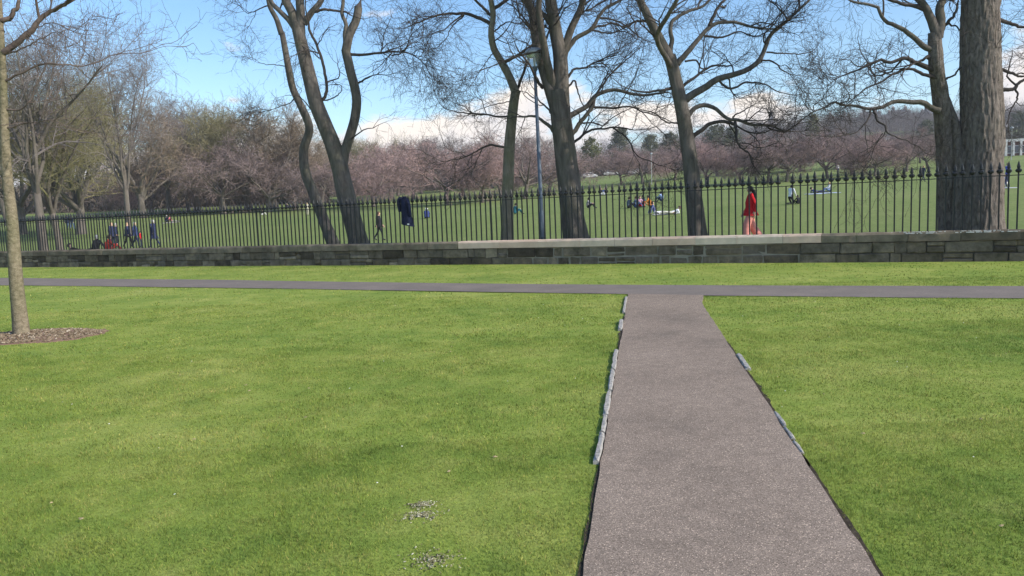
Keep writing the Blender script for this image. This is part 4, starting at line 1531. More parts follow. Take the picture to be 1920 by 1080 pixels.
# ------------------------------------------------------------------ the wooded hillside reads as one mass
def hillside():
    r = np.random.default_rng(77)
    parts, k = [], 0
    src = []
    for me in (TALL[0], TALL[2], ROUND[0], ROUND[1]):
        for m in me[1:]:
            n = len(m.vertices)
            co = np.zeros(n * 3, np.float32)
            m.vertices.foreach_get('co', co)
            nl = len(m.loops)
            li = np.zeros(nl, np.int32)
            m.loops.foreach_get('vertex_index', li)
            q = li.reshape(-1, 4)
            src.append((co.reshape(-1, 3), q))
    spots = []
    for px in np.arange(1070, 1960, 17):
        for d in (262, 300, 345, 385, 408):
            if px < 1250 and d > 300:
                continue
            spots.append((px + r.uniform(-9, 9), d + r.uniform(-15, 15)))
    for px, d in spots:
        p = on_meadow(px, d)
        co, q = src[r.integers(len(src))]
        # thin the copy: keep a share of the twigs
        nf = len(q)
        # islands run in order, so keep blocks of faces
        keep = (np.repeat(r.random(nf // 6 + 1) < .2, 6)[:nf])
        qq = q[keep]
        used, inv = np.unique(qq, return_inverse=True)
        s = r.uniform(.7, 1.05)
        a = r.uniform(0, 6.28)
        v = co[used] * s
        v = np.stack([v[:, 0] * math.cos(a) - v[:, 1] * math.sin(a), v[:, 0] * math.sin(a) + v[:, 1] * math.cos(a), v[:, 2]], -1) * [1.15, 1.15, 1]
        parts.append((v + p - [0, 0, .8], inv.reshape(-1, 4)))
    return join(parts)


V, Q = hillside()
m_wood = twigmat('far_wood_twig', (0.18, 0.155, 0.155), (0.18, 0.155, 0.155))
hw = link('hillside_wood', mesh_np('hillside_wood', V, Q), m_wood)
tag(hw, 'grey brown bare wood covering the hillside at the right', 'wood', kind='stuff')

# low scrub closing the far side of the meadow
def scrub():
    r = np.random.default_rng(5)
    n = 70000
    px = r.uniform(-250, 1750, n)
    d = np.where(px < 620, r.uniform(150, 175, n), np.where(px < 1040, r.uniform(185, 215, n), r.uniform(232, 250, n)))
    kx = np.array([ray(a, 400)[0] / ray(a, 400)[1] for a in np.linspace(-250, 1750, 60)])
    x = np.interp(px, np.linspace(-250, 1750, 60), kx) * d
    hmax = np.where(px < 640, 4.2, 2.4) + 4.5 * vnoise(np.stack([px * .018, px * 0, px * 0], -1))
    z = meadow_z(x, d) + hmax * r.uniform(0, 1, n) ** .8 - .3
    c = np.stack([x, d, z], -1)
    u, w = r.normal(size=(n, 3)), r.normal(size=(n, 3))
    u[:, 2] += 1.2
    u /= np.linalg.norm(u, axis=1, keepdims=True)
    w = np.cross(u, w)
    w /= np.linalg.norm(w, axis=1, keepdims=True)
    L, wd = r.uniform(.5, 1.5, n)[:, None], r.uniform(.03, .12, n)[:, None]
    V = np.stack([c - u * L - w * wd, c - u * L + w * wd, c + u * L + w * wd * .4, c + u * L - w * wd * .4], 1).reshape(-1, 3)
    return V, np.arange(n * 4).reshape(-1, 4)


V, Q = scrub()
m_scrub = twigmat('scrub_twig', (0.12, 0.10, 0.088), (0.12, 0.10, 0.088))
so = link('scrub', mesh_np('scrub', V, Q), m_scrub)
tag(so, 'tangled low brown scrub along the far side of the meadow', 'scrub', kind='stuff')

# ------------------------------------------------------------------ terraced houses on the hilltop
m_hwall = plain('grey_sandstone_house', (0.13, 0.12, 0.118), .9, .2, .4)
m_hwall2 = plain('buff_sandstone_house', (0.165, 0.145, 0.13), .9, .2, .4)
m_slate = plain('slate_roof', (0.085, 0.09, 0.105), .8, .2, 1.0)
m_pane = plain('window_pane', (0.05, 0.06, 0.08), .15, .1, 1, spec=.6)
m_frame = plain('white_window_frame', (0.7, 0.7, 0.68), .6, .05)
m_red = plain('red_chimney_pot', (0.42, 0.19, 0.12), .8, .2)
houses = []
hx = [(1560, 1592), (1594, 1622), (1624, 1650), (1652, 1676), (1678, 1706), (1708, 1738), (1740, 1765)]
for i, (xa, xb) in enumerate(hx):
    d = 425
    pa, pb = on_meadow(xa, d), on_meadow(xb, d)
    top = at_y((xa + xb) / 2, 227 - i * 2.4 + (0, 5, -3, 4, -2, 6, 0)[i], d)[2]
    z0 = min(pa[2], pb[2]) - 1
    w = pb[0] - pa[0]
    h = top - z0
    root = thing('terraced_house', 'grey stone terraced house on the hilltop skyline, %s from the left' % ORD[i], 'house', ((pa[0] + pb[0]) / 2, d, z0), 0, 'terraced houses on the hilltop')
    MB().box((0, 5, h / 2), (w - .15, 10, h)).build('wall', m_hwall if i % 2 else m_hwall2, root)
    rf = MB()
    rf.add([(-w / 2, -.4, h + .02), (w / 2, -.4, h + .02), (w / 2, 10.4, h + .02), (-w / 2, 10.4, h + .02), (-w / 2, 5, h + 3.4), (w / 2, 5, h + 3.4)], [(0, 1, 5, 4), (2, 3, 4, 5), (0, 4, 3), (1, 2, 5), (3, 2, 1, 0)])
    ro = rf.build('roof', m_slate, root)
    for sgn in (-1, 1):
        ch = MB().box((sgn * (w / 2 - .8), 5, h + 3.6), (.9, 2.2, 2.6)).build('chimney', m_hwall, ro)
        MB().bar((sgn * (w / 2 - .8), 4.5, h + 4.85), (sgn * (w / 2 - .8), 4.5, h + 5.7), .2, .16).bar((sgn * (w / 2 - .8), 5.5, h + 4.85), (sgn * (w / 2 - .8), 5.5, h + 5.7), .2, .16).build('chimney_pot', m_red, ro)
    nwin = max(2, int(w / 2.6))
    for st in range(3):
        for j in range(nwin):
            x = (j + .5) / nwin * w - w / 2
            z = h - 1.9 - st * 3.3
            if z < 2:
                continue
            f = MB().box((x, -.03, z), (1.25, .12, 2.0)).build('window', m_frame, root)
            MB().box((x, -.10, z + .48), (1.0, .06, .82)).box((x, -.10, z - .48), (1.0, .06, .82)).build('pane', m_pane, f)

# church spire pricking the skyline
p = on_meadow(1446, 470)
tz = at_y(1446, 203, 470)[2]
root = thing('church_spire', 'small distant grey church spire above the trees', 'church', tuple(p))
th_ = tz - p[2]
MB().box((0, 0, th_ * .36), (2.6, 2.6, th_ * .72)).build('tower', m_hwall, root)
MB().add([(-1.3, -1.3, th_ * .722), (1.3, -1.3, th_ * .722), (1.3, 1.3, th_ * .722), (-1.3, 1.3, th_ * .722), (0, 0, th_)], [(0, 1, 4), (1, 2, 4), (2, 3, 4), (3, 0, 4), (3, 2, 1, 0)]).build('spire', m_slate, root)

# white pavilion at the right edge
p = at_meadow(1903, 292)
k = p[1] / F_PX
m_white = plain('white_render', (0.5, 0.5, 0.5), .7, .08, 1)
m_dbrick = plain('dark_red_brick', (0.16, 0.08, 0.07), .9, .2, 2)
root = thing('pavilion', 'white flat-roofed pavilion at the far right beyond the meadow', 'building', tuple(p), -.2)
W, H = 46 * k, 26 * k
MB().box((W * .2, 3, H * .5), (W * 1.15, 6, H)).build('wall', m_dbrick, root)
MB().box((W * .2, 3, H + .25), (W * 1.2, 6.6, .5)).build('roof', m_white, root)
for j in range(5):
    MB().box((-W * .35 + j * W * .27, -.2, H * .5), (.35, .35, H)).build('column', m_white, root)
for j in range(4):
    f = MB().box((-W * .22 + j * W * .27, -.03, H * .45), (W * .17, .1, H * .55)).build('window', m_white, root)
    MB().box((-W * .22 + j * W * .27, -.1, H * .45), (W * .14, .06, H * .45)).build('pane', m_pane, f)
# low white shed behind the cherries
for px, py, w_, h_, lab in ((1466, 306, 22, 15, 'long white shed glimpsed behind the cherry trees'), (1665, 262, 40, 9, 'pale low building with flat roof on the slope above the cherries')):
    p = at_meadow(px, py)
    k = p[1] / F_PX
    root = thing('shed', lab, 'building', tuple(p))
    MB().box((0, 2, h_ * k / 2), (w_ * k, 4, h_ * k)).build('wall', m_white, root)
    MB().box((0, 2, h_ * k + .15), (w_ * k + .5, 4.6, .3)).build('roof', m_slate, root)
    MB().box((w_ * k * .2, -.03, h_ * k * .45), (1.2, .08, h_ * k * .7)).build('door', m_pane, root)

# ------------------------------------------------------------------ cars parked along the road beyond
def car_mesh():
    prof = [(-2.1, .32), (-2.12, .62), (-2.02, .86), (-1.55, .93), (-.95, 1.36), (-.6, 1.44), (.55, 1.42), (1.25, .98), (1.9, .84), (2.08, .62), (2.05, .32)]
    b = MB()
    n = len(prof)
    ws = [.80, .84, .84, .82, .66, .63, .63, .80, .80, .80, .78]
    v = [(x, -w, z) for (x, z), w in zip(prof, ws)] + [(x, w, z) for (x, z), w in zip(prof, ws)]
    f = [(i, i + 1, n + i + 1, n + i) for i in range(n - 1)] + [(n - 1, 0, n, 2 * n - 1)]
    f += [tuple(range(n))[::-1], tuple(range(n, 2 * n))]
    b.add(v, f)
    body = b.mesh('body', False)
    g = MB()
    for s in (-1, 1):
        y = lambda w: s * (w + .012)
        q = [(-1.42, y(.80), .97), (-.92, y(.69), 1.31), (.52, y(.66), 1.36), (1.12, y(.80), 1.0)]
        g.add(q, [(0, 1, 2, 3) if s < 0 else (3, 2, 1, 0)])
    side = g.mesh('side_window')
    ws_ = MB().add([(1.22, -.70, 1.01), (1.22, .70, 1.01), (.60, .57, 1.41), (.60, -.57, 1.41)], [(0, 1, 2, 3)]).mesh('windscreen')
    wh = MB().lathe([(.0, -.1), (.30, -.1), (.32, -.06), (.32, .06), (.30, .1), (.0, .1)], 14, cap=False).mesh('wheel', True)
    rim = MB().lathe([(.0, .105), (.19, .105), (.19, .112), (.0, .112)], 10, cap=False).mesh('rim')
    hl = MB().box((0, 0, 0), (.08, .3, .13)).mesh('headlight')
    return body, side, ws_, wh, rim, hl


CARM = car_mesh()
m_tyre = plain('tyre_rubber', (.02, .02, .02), .9)
m_alloy = plain('alloy', (.5, .5, .5), .35, metal=.8)
m_lampg = plain('lamp_glass', (.8, .8, .75), .1)
for me, m in zip(CARM[1:], (m_pane, m_pane, m_tyre, m_alloy, m_lampg)):
    me.materials.append(m)
PAINT = {'white': plain('white_car_paint', (.80, .80, .80), .25, .02, spec=.5), 'silver': plain('silver_car_paint', (.5, .52, .55), .25, .02, metal=.4, spec=.5),
         'dark': plain('dark_blue_car_paint', (.03, .04, .07), .25, .02, spec=.5), 'red': plain('dark_red_car_paint', (.2, .03, .03), .25, .02, spec=.5)}


def car(px, py, col, label, rz=0.0, d=None, s=1.0):
    p = at_meadow(px, py)
    root = thing('parked_car', label, 'car', tuple(p), rz, 'cars parked beyond the meadow')
    root.scale = (s, s, s)
    me = CARM[0].copy()
    me.materials.clear()
    link('body', me, PAINT[col], root)
    link('side_window', CARM[1], None, root)
    link('windscreen', CARM[2], None, root)
    for x in (-1.3, 1.3):
        for s_ in (-1, 1):
            w = link('wheel', CARM[3], None, root, (x, s_ * .74, .32), (math.pi / 2 * s_ * -1, 0, 0))
            link('rim', CARM[4], None, w)
    for s_ in (-1, 1):
        link('headlight', CARM[5], None, root, (2.03, s_ * .58, .68))
    return root


car(822, 345, 'silver', 'silver car glimpsed through the cherry trees left of the slender tree', .1)
car(1105, 334, 'white', 'white car parked just right of the broad dark tree', .1)
car(1127, 330, 'silver', 'silver car in the row beyond the meadow, right of the white one', 0.05)
car(1146, 329, 'white', 'white car with dark windows, last of the row right of the broad tree', 0)
car(1193, 327, 'white', 'lone white car parked left of the spreading tree', 0.1)
car(1212, 326, 'dark', 'dark car parked behind the lone white one', 0)
car(1497, 306, 'white', 'white car among the cherry trees beside the white shed', .1)
car(1516, 305, 'dark', 'dark car just right of the white car by the shed', 0)
car(1612, 300, 'silver', 'silver car under the cherry trees, left of two parked together', 0)
car(1636, 299, 'white', 'white car under the cherry trees, right of two parked together', .1)
# ------------------------------------------------------------------ lamp post
m_lampblue = plain('blue_grey_lamp_paint', (0.085, 0.115, 0.155), .45, .15, 6)
m_lampcap = plain('grey_lamp_cap', (0.33, 0.36, 0.40), .4, .1, 6)
m_lglass, n_, l_, b_ = mat('clear_lantern_glass', .08, .5)
b_.inputs['Base Color'].default_value = (.82, .86, .9, 1)
b_.inputs['Transmission Weight'].default_value = .85
b_.inputs['IOR'].default_value = 1.2
Yl = 25.0
pb = at_y(1018, 447, Yl)
pt = at_y(1001, 93, Yl)
gz = float(meadow_z(pb[0], pb[1]))
LH = pt[2] - gz
lamp = thing('street_lamp', 'blue-grey lamp post with a glass bowl lantern behind the railing', 'street lamp', (pb[0], pb[1], gz))
lean_x = math.atan2(pt[0] - pb[0], LH)
lamp.rotation_euler = (0, lean_x, 0)
MB().lathe([(.105, -.2), (.105, .95), (.10, 1.0), (.072, 1.15), (.066, 1.2), (.052, LH - .68)], 14).build('pole', m_lampblue, lamp, True)
MB().box((0, -.104, .55), (.09, .012, .5)).build('access_door', m_lampblue, lamp)
MB().lathe([(.055, LH - .70), (.085, LH - .66), (.10, LH - .56), (.105, LH - .55)], 14).build('fitter', m_lampblue, lamp, True)
gl = MB()
prof_o = [(.11, LH - .55), (.19, LH - .40), (.255, LH - .26), (.295, LH - .13)]
prof_i = [(r - .008, z) for r, z in reversed(prof_o)]
gl.lathe(prof_o + prof_i, 18, cap=False).build('glass_bowl', m_lglass, lamp, True)
MB().lathe([(.302, LH - .135), (.315, LH - .11), (.29, LH - .04), (.20, LH + .03), (.08, LH + .05), (.001, LH + .052)], 18).build('cap', m_lampcap, lamp, True)
MB().lathe([(.03, LH - .55), (.035, LH - .45), (.045, LH - .40), (.045, LH - .28), (.02, LH - .24)], 8).build('bulb', plain('white_bulb', (.8, .8, .78), .4), lamp, True)

# thin far lamp posts across the meadow
m_galv = plain('galvanised_steel', (.42, .43, .43), .5, .1)
for px, py, h, lab in ((1222, 346, 5.0, 'thin grey lamp post far off left of the spreading tree'), (1896, 300, 5.0, 'thin pale lamp post in front of the white pavilion')):
    p = at_meadow(px, py)
    ro = thing('far_lamp_post', lab, 'street lamp', tuple(p))
    MB().bar((0, 0, -.2), (0, 0, h), .06, .04, 8).build('pole', m_galv, ro)
    MB().lathe([(.05, h), (.2, h + .1), (.24, h + .3), (.1, h + .38), (.001, h + .4)], 10).build('lantern', m_lampcap, ro, True)

# ------------------------------------------------------------------ people
CLOTH = {}


def cloth(col, rough=.85):
    k = tuple(round(c, 3) for c in col)
    if k not in CLOTH:
        CLOTH[k] = plain('cloth_%d' % len(CLOTH), col, rough, .15, 12)
    return CLOTH[k]


SKIN = plain('skin', (.55, .35, .26), .6, .08, 10)
HAIRS = {'dark': plain('dark_hair', (.025, .018, .014), .6, .2, 30), 'brown': plain('brown_hair', (.09, .05, .03), .6, .2, 30), 'fair': plain('fair_hair', (.34, .24, .13), .6, .2, 30), 'grey': plain('grey_hair', (.4, .39, .37), .6, .2, 30)}
SHOE = plain('shoe', (.03, .03, .03), .6)
SHOEW = plain('white_shoe', (.7, .7, .7), .6)


def joints(pose, ph=1.0):
    """skeleton facing +x, feet or seat on z = 0"""
    J = {}
    if pose in ('stand', 'walk'):
        J.update(pel=(0, 0, .94), spi=(.0, 0, 1.14), che=(.0, 0, 1.33), nec=(.0, 0, 1.47), hea=(.03, 0, 1.56), top=(.02, 0, 1.64))
        for s, n in ((-1, 'r'), (1, 'l')):
            g = (.17 * s * ph) if pose == 'walk' else .02 * s
            J['sh' + n] = (0, .17 * s, 1.40)
            J['el' + n] = (-.03 - g * .5, .23 * s, 1.13)
            J['wr' + n] = (.04 - g * .9, .22 * s, .90)
            J['ha' + n] = (.07 - g * 1.1, .21 * s, .82)
            J['hi' + n] = (0, .095 * s, .88)
            J['kn' + n] = (.04 + g * .75, .10 * s, .49)
            J['an' + n] = (g * 1.35 - .03 - (.06 if g < -.1 else 0), .10 * s, .09 + (.06 if g < -.1 else 0))
            J['to' + n] = (J['an' + n][0] + .16, .11 * s, .035)
    elif pose == 'sit':      # on the grass, knees up
        J.update(pel=(0, 0, .13), spi=(.0, 0, .34), che=(.05, 0, .54), nec=(.09, 0, .67), hea=(.13, 0, .76), top=(.12, 0, .845))
        for s, n in ((-1, 'r'), (1, 'l')):
            J['sh' + n] = (.06, .17 * s, .60)
            J['el' + n] = (.22, .23 * s, .40)
            J['wr' + n] = (.42, .16 * s, .42)
            J['ha' + n] = (.49, .12 * s, .42)
            J['hi' + n] = (.02, .10 * s, .11)
            J['kn' + n] = (.42, .15 * s, .40)
            J['an' + n] = (.62, .12 * s, .08)
            J['to' + n] = (.77, .13 * s, .035)
    elif pose == 'sitlong':  # legs stretched out, leaning back on the hands
        J.update(pel=(0, 0, .12), spi=(-.06, 0, .33), che=(-.13, 0, .52), nec=(-.16, 0, .65), hea=(-.14, 0, .74), top=(-.15, 0, .825))
        for s, n in ((-1, 'r'), (1, 'l')):
            J['sh' + n] = (-.15, .17 * s, .58)
            J['el' + n] = (-.30, .24 * s, .34)
            J['wr' + n] = (-.36, .25 * s, .09)
            J['ha' + n] = (-.40, .26 * s, .04)
            J['hi' + n] = (.02, .10 * s, .11)
            J['kn' + n] = (.46, .11 * s, .16)
            J['an' + n] = (.86, .10 * s, .07)
            J['to' + n] = (.92, .12 * s, .20)
    elif pose == 'kneel':
        J.update(pel=(-.12, 0, .50), spi=(-.06, 0, .70), che=(-.01, 0, .90), nec=(.02, 0, 1.03), hea=(.06, 0, 1.12), top=(.05, 0, 1.205))
        for s, n in ((-1, 'r'), (1, 'l')):
            J['sh' + n] = (0, .18 * s, .97)
            J['el' + n] = (.08, .23 * s, .70)
            J['wr' + n] = (.22, .18 * s, .52)
            J['ha' + n] = (.28, .15 * s, .47)
            J['hi' + n] = (-.12, .10 * s, .45)
            J['kn' + n] = (.12, .13 * s, .08)
            J['an' + n] = (-.30, .12 * s, .07)
            J['to' + n] = (-.44, .12 * s, .04)
    elif pose == 'lie':
        J.update(pel=(0, 0, .12), spi=(-.2, 0, .14), che=(-.38, 0, .22), nec=(-.50, 0, .31), hea=(-.56, 0, .40), top=(-.60, 0, .48))
        for s, n in ((-1, 'r'), (1, 'l')):
            J['sh' + n] = (-.44, .17 * s, .25)
            J['el' + n] = (-.50, .26 * s, .07)
            J['wr' + n] = (-.28, .20 * s, .05)
            J['ha' + n] = (-.20, .18 * s, .05)
            J['hi' + n] = (.05, .10 * s, .11)
            J['kn' + n] = (.44, .11 * s, .2 if s > 0 else .10)
            J['an' + n] = (.82, .11 * s, .07)
            J['to' + n] = (.90, .12 * s, .17)
    elif pose == 'bench':
        J.update(pel=(0, 0, .50), spi=(-.02, 0, .70), che=(-.02, 0, .90), nec=(.0, 0, 1.03), hea=(.04, 0, 1.12), top=(.03, 0, 1.205))
        for s, n in ((-1, 'r'), (1, 'l')):
            J['sh' + n] = (-.02, .18 * s, .97)
            J['el' + n] = (.06, .24 * s, .70)
            J['wr' + n] = (.26, .18 * s, .58)
            J['ha' + n] = (.33, .16 * s, .57)
            J['hi' + n] = (.02, .10 * s, .49)
            J['kn' + n] = (.42, .12 * s, .49)
            J['an' + n] = (.42, .11 * s, .08)
            J['to' + n] = (.58, .12 * s, .035)
    return J


RAD = dict(pel=(.15, .13), spi=(.135, .105), che=(.155, .115), nec=(.058, .058), hea=(.088, .098), top=(.075, .085))
LIMB = dict(sh=.062, el=.046, wr=.031, ha=.030, hi=.085, kn=.060, an=.042, to=.036)


def body_mesh(pose, ph=1.0, fingers=False, nose=True):
    J = joints(pose, ph)
    names, E = [], []
    idx = {}

    def v(n, co=None):
        if n not in idx:
            idx[n] = len(names)
            names.append((n, Vector(co if co is not None else J[n])))
        return idx[n]
    chain = ['pel', 'spi', 'che', 'nec', 'hea', 'top']
    for a, b in zip(chain[:-1], chain[1:]):
        E.append((v(a), v(b)))
    for s in 'rl':
        for ch in (('che', 'sh' + s, 'el' + s, 'wr' + s, 'ha' + s), ('pel', 'hi' + s, 'kn' + s, 'an' + s, 'to' + s)):
            for a, b in zip(ch[:-1], ch[1:]):
                E.append((v(a), v(b)))
        if fingers:
            w, h = Vector(J['wr' + s]), Vector(J['ha' + s])
            d = (h - w).normalized()
            side = Vector((1, 0, 0)) - d * d.x
            side.normalize()
            for k, (off, ln) in enumerate(((-.026, .070), (-.009, .082), (.009, .078), (.026, .062))):
                p1 = h + side * off + d * ln * .5
                p2 = p1 + (d * .8 + Vector((.35, 0, 0))) * ln * .45
                E.append((v('ha' + s), v('f%s%d' % (s, k), p1)))
                E.append((v('f%s%d' % (s, k)), v('g%s%d' % (s, k), p2)))
            t1 = w.lerp(h, .55) + side * .045 + d * .01
            E.append((v('wr' + s), v('t' + s, t1)))
            E.append((v('t' + s), v('u' + s, t1 + d * .04 + side * .008)))
    me = bpy.data.meshes.new('skeleton')
    me.from_pydata([tuple(c) for _, c in names], E, [])
    o = bpy.data.objects.new('skeleton', me)
    C.objects.link(o)
    o.modifiers.new('skin', 'SKIN')
    if not me.skin_vertices:
        bpy.context.view_layer.objects.active = o
        bpy.ops.mesh.customdata_skin_add()
    sk = me.skin_vertices[0].data
    for i, (n, c) in enumerate(names):
        if n in RAD:
            sk[i].radius = RAD[n]
        elif n[0] in 'fgtu' and n[:2] not in ('to',):
            sk[i].radius = (.010, .010) if n[0] in 'ft' else (.0075, .0075)
        else:
            rr_ = LIMB[n[:2]]
            sk[i].radius = (rr_, rr_)
        sk[i].use_root = n == 'pel'
    o.modifiers['skin'].use_smooth_shade = True
    ss = o.modifiers.new('sub', 'SUBSURF')
    ss.levels = ss.render_levels = 2 if fingers else 1
    dg = bpy.context.evaluated_depsgraph_get()
    em = bpy.data.meshes.new_from_object(o.evaluated_get(dg))
    co = np.zeros(len(em.vertices) * 3, np.float32)
    em.vertices.foreach_get('co', co)
    co = co.reshape(-1, 3).astype(float)
    polys = [tuple(p.vertices) for p in em.polygons]
    bpy.data.objects.remove(o)
    bpy.data.meshes.remove(em)
    # nose and brow pushed out of the face
    hd = np.array(J['hea'])
    f = co - (hd + np.array([.085, 0, .0]))
    co[:, 0] += .022 * np.exp(-((f[:, 1] / .018) ** 2 + (f[:, 2] / .028) ** 2)) * (f[:, 0] > -.05)
    # region of every face by its nearest bone
    bones = []
    for a, b in E:
        na, nb_ = names[a][0], names[b][0]
        key = nb_[:2]
        if nb_ in ('hea', 'top'):
            reg = 0
        elif nb_ == 'nec':
            reg = 1
        elif nb_[0] in 'fgu' or key in ('ha',) or (nb_[0] == 't' and key not in ('to',) and nb_ != 'top'):
            reg = 0
        elif key in ('to',):
            reg = 3
        elif key in ('kn', 'an', 'hi'):
            reg = 2
        else:
            reg = 1
        bones.append((np.array(names[a][1]), np.array(names[b][1]), reg))
    cen = np.array([co[list(p)].mean(0) for p in polys])
    best = np.full(len(polys), 1e9)
    reg = np.zeros(len(polys), int)
    for a, b, g in bones:
        ab = b - a
        t = np.clip(((cen - a) @ ab) / (ab @ ab + 1e-9), 0, 1)
        d = np.linalg.norm(cen - (a + t[:, None] * ab), axis=1)
        m = d < best
        best[m] = d[m]
        reg[m] = g
    return co, polys, reg, J


_cache = {}


def person(label, pose, p, rz, top, legs, hair='dark', shoe=None, h=1.7, ph=1.0, group=None, fingers=False, coat=None, longhair=False, skirt=None, hat=None, wide=False):
    key = (pose, ph, fingers)
    if key not in _cache:
        _cache[key] = body_mesh(pose, ph, fingers)
    co, polys, reg, J = _cache[key]
    root = thing('person', label, 'person', tuple(p), rz, group)
    s = h / 1.72
    root.scale = (s, s, s)
    me = bpy.data.meshes.new('body')
    me.from_pydata([tuple(c) for c in co], [], polys)
    for m in (SKIN, cloth(top), cloth(legs), shoe or SHOE):
        me.materials.append(m)
    me.polygons.foreach_set('material_index', reg.astype(np.int32))
    me.polygons.foreach_set('use_smooth', np.ones(len(polys), bool))
    me.update()
    link('body', me, None, root)
    # hair: a cap over the back and top of the head, or falling to the shoulders
    hd, tp, nk = Vector(J['hea']), Vector(J['top']), Vector(J['nec'])
    up = (tp - hd).normalized()
    hb = MB()
    n, k = 7, 14
    vv = []
    for j in range(n + 1):
        th = math.pi * (.02 + (.66 if not longhair else .62) * j / n)
        for i in range(k):
            a = 2 * math.pi * i / k
            rr_ = .112 + .006 * math.sin(i * 3.1 + j * 1.7)
            x, y, z = math.sin(th) * math.cos(a), math.sin(th) * math.sin(a), math.cos(th)
            if x > .25 and z < .45:          # leave the face free
                x = .25 + (x - .25) * .05
            q = Vector((x * rr_ * .98 - .012, y * rr_ * .86, z * rr_ * 1.12 + .015))
            vv.append(hd + q)
    ff = [(j * k + i, j * k + (i + 1) % k, (j + 1) * k + (i + 1) % k, (j + 1) * k + i) for j in range(n) for i in range(k)]
    ff.append(tuple(range(k))[::-1])
    hb.add(vv, ff)
    if longhair:
        c0 = hd + Vector((-.05, 0, .02))
        vv = []
        for j in range(6):
            t = j / 5
            for i in range(10):
                a = 2 * math.pi * i / 10
                wv = 1 + .10 * math.sin(3 * a + j)
                vv.append(c0 + Vector((-.045 - .06 * t + math.cos(a) * .062 * wv * (1 - .25 * t), math.sin(a) * .10 * wv * (1 - .2 * t), -.33 * t)))
        ff = [(j * 10 + i, j * 10 + (i + 1) % 10, (j + 1) * 10 + (i + 1) % 10, (j + 1) * 10 + i) for j in range(5) for i in range(10)]
        ff += [tuple(range(10))[::-1], tuple(range(50, 60))]
        hb.add(vv, ff)
    hb.build('hair', HAIRS[hair], root, True)
    if hat:
        hm = MB()
        hm.lathe([(.118, .01), (.122, .03), (.115, .08), (.08, .125), (.02, .14)], 12, c=(hd.x - .01, 0, hd.z + .0)).build('hat', cloth(hat), root, True)
    if wide:
        tr = []
        for sd in 'rl':
            L = smooth_line(np.array([J['hi' + sd], J['kn' + sd], J['an' + sd]]), 10)
            tr.append(tubes(L[None], np.interp(np.linspace(0, 1, 10), [0, .3, 1], [.11, .115, .125])[None], 12))
        V, Q = join(tr)
        link('trousers', mesh_np('trousers', V, Q, smooth=True), cloth(legs), root)
    if coat:
        col, hem = coat
        pts = [Vector(J[a]) for a in ('nec', 'che', 'spi', 'pel')]
        prof = [(.075, .075), (.165, .205), (.15, .19), (.18, .205)]
        if pose in ('stand', 'walk'):
            pts.append(Vector((0.0, 0, hem)))
            prof.append((.25, .235))
            pts = [pts[0] + Vector((0, 0, -.02)), Vector((0, 0, 1.425))] + pts[1:]
            prof = [(.08, .085), (.125, .175)] + prof[1:]
        L = smooth_line(np.array(pts), 12)
        u = np.linspace(0, 1, 12)
        su = np.linspace(0, 1, len(prof))
        rx_p, ry_p = np.interp(u, su, [q[0] for q in prof]), np.interp(u, su, [q[1] for q in prof])
        k = 18
        V = []
        for j in range(12):
            for i in range(k):
                a = 2 * math.pi * i / k
                wv = 1 + .05 * math.sin(5 * a + 1.3) * u[j] + .02 * math.sin(9 * a + j)
                V.append((L[j][0] + math.cos(a) * rx_p[j] * wv, L[j][1] + math.sin(a) * ry_p[j] * wv, L[j][2]))
        F = [(j * k + i, j * k + (i + 1) % k, (j + 1) * k + (i + 1) % k, (j + 1) * k + i) for j in range(11) for i in range(k)]
        MB().add(V, F).build('coat', cloth(col), root, True)
    return root


def per(px, py, label, pose, face, top, legs, **k):
    """stand a person on the meadow at a photo pixel"""
    return person(label, pose, at_meadow(px, py), face, top, legs, **k)


NAVY, BLACK, WHITE, BLUE = (.022, .03, .075), (.014, .014, .018), (.72, .72, .74), (.05, .09, .26)
GREY, TEAL, ORANGE, RED, PINK = (.2, .2, .22), (.012, .10, .13), (.62, .22, .03), (.55, .012, .02), (.6, .16, .2)
LB = (.25, .36, .62)
PI = math.pi

# walker in red just behind the railing
pr = at_y(1408, 447, 22.6)
pr[2] = float(meadow_z(pr[0], pr[1]))
rw = person('person in red jacket and pink trousers with long dark hair walking left', 'walk', pr, PI - .15, RED, (.75, .30, .25), hair='dark', longhair=True, h=1.70, ph=0.75, fingers=True, coat=(RED, .79), shoe=SHOEW, wide=True)
# walker in dark clothes, left of the hung coat
per(712, 451, 'person in dark coat with long brown hair walking right behind the railing', 'walk', .1, BLACK, (.02, .022, .03), hair='brown', longhair=True, ph=-1.0, fingers=True, coat=(BLACK, .80))

# group of walkers at the left
def left(px, d, label, pose, face, top, legs, **k):
    return person(label, pose, on_meadow(px, d), face, top, legs, **k)


left(206, 49, 'leftmost of the walkers in navy, turned towards the pair', 'stand', -.3, NAVY, NAVY, hair='fair', coat=(NAVY, .78), h=1.75)
left(215, 50.5, 'person in navy with pale scarf half behind the leftmost walker', 'stand', .2, NAVY, (.02, .02, .04), hair='grey', h=1.72)
left(236, 49, 'walker in navy, left one of the close pair', 'walk', -.2, NAVY, BLACK, hair='fair', h=1.70, coat=(NAVY, .8))
left(250, 48.5, 'walker in dark blue jacket, right one of the close pair', 'walk', .2, (.03, .045, .11), NAVY, hair='grey', ph=-1.0, h=1.72, coat=((.03, .045, .11), .8))
left(260, 48, 'child in red beside the close pair of walkers', 'stand', .2, RED, NAVY, hair='brown', h=1.12)
left(285, 46.5, 'tall walker in long navy coat striding left, away from the pair', 'walk', PI - .2, NAVY, NAVY, hair='grey', h=1.80, coat=(NAVY, .55))
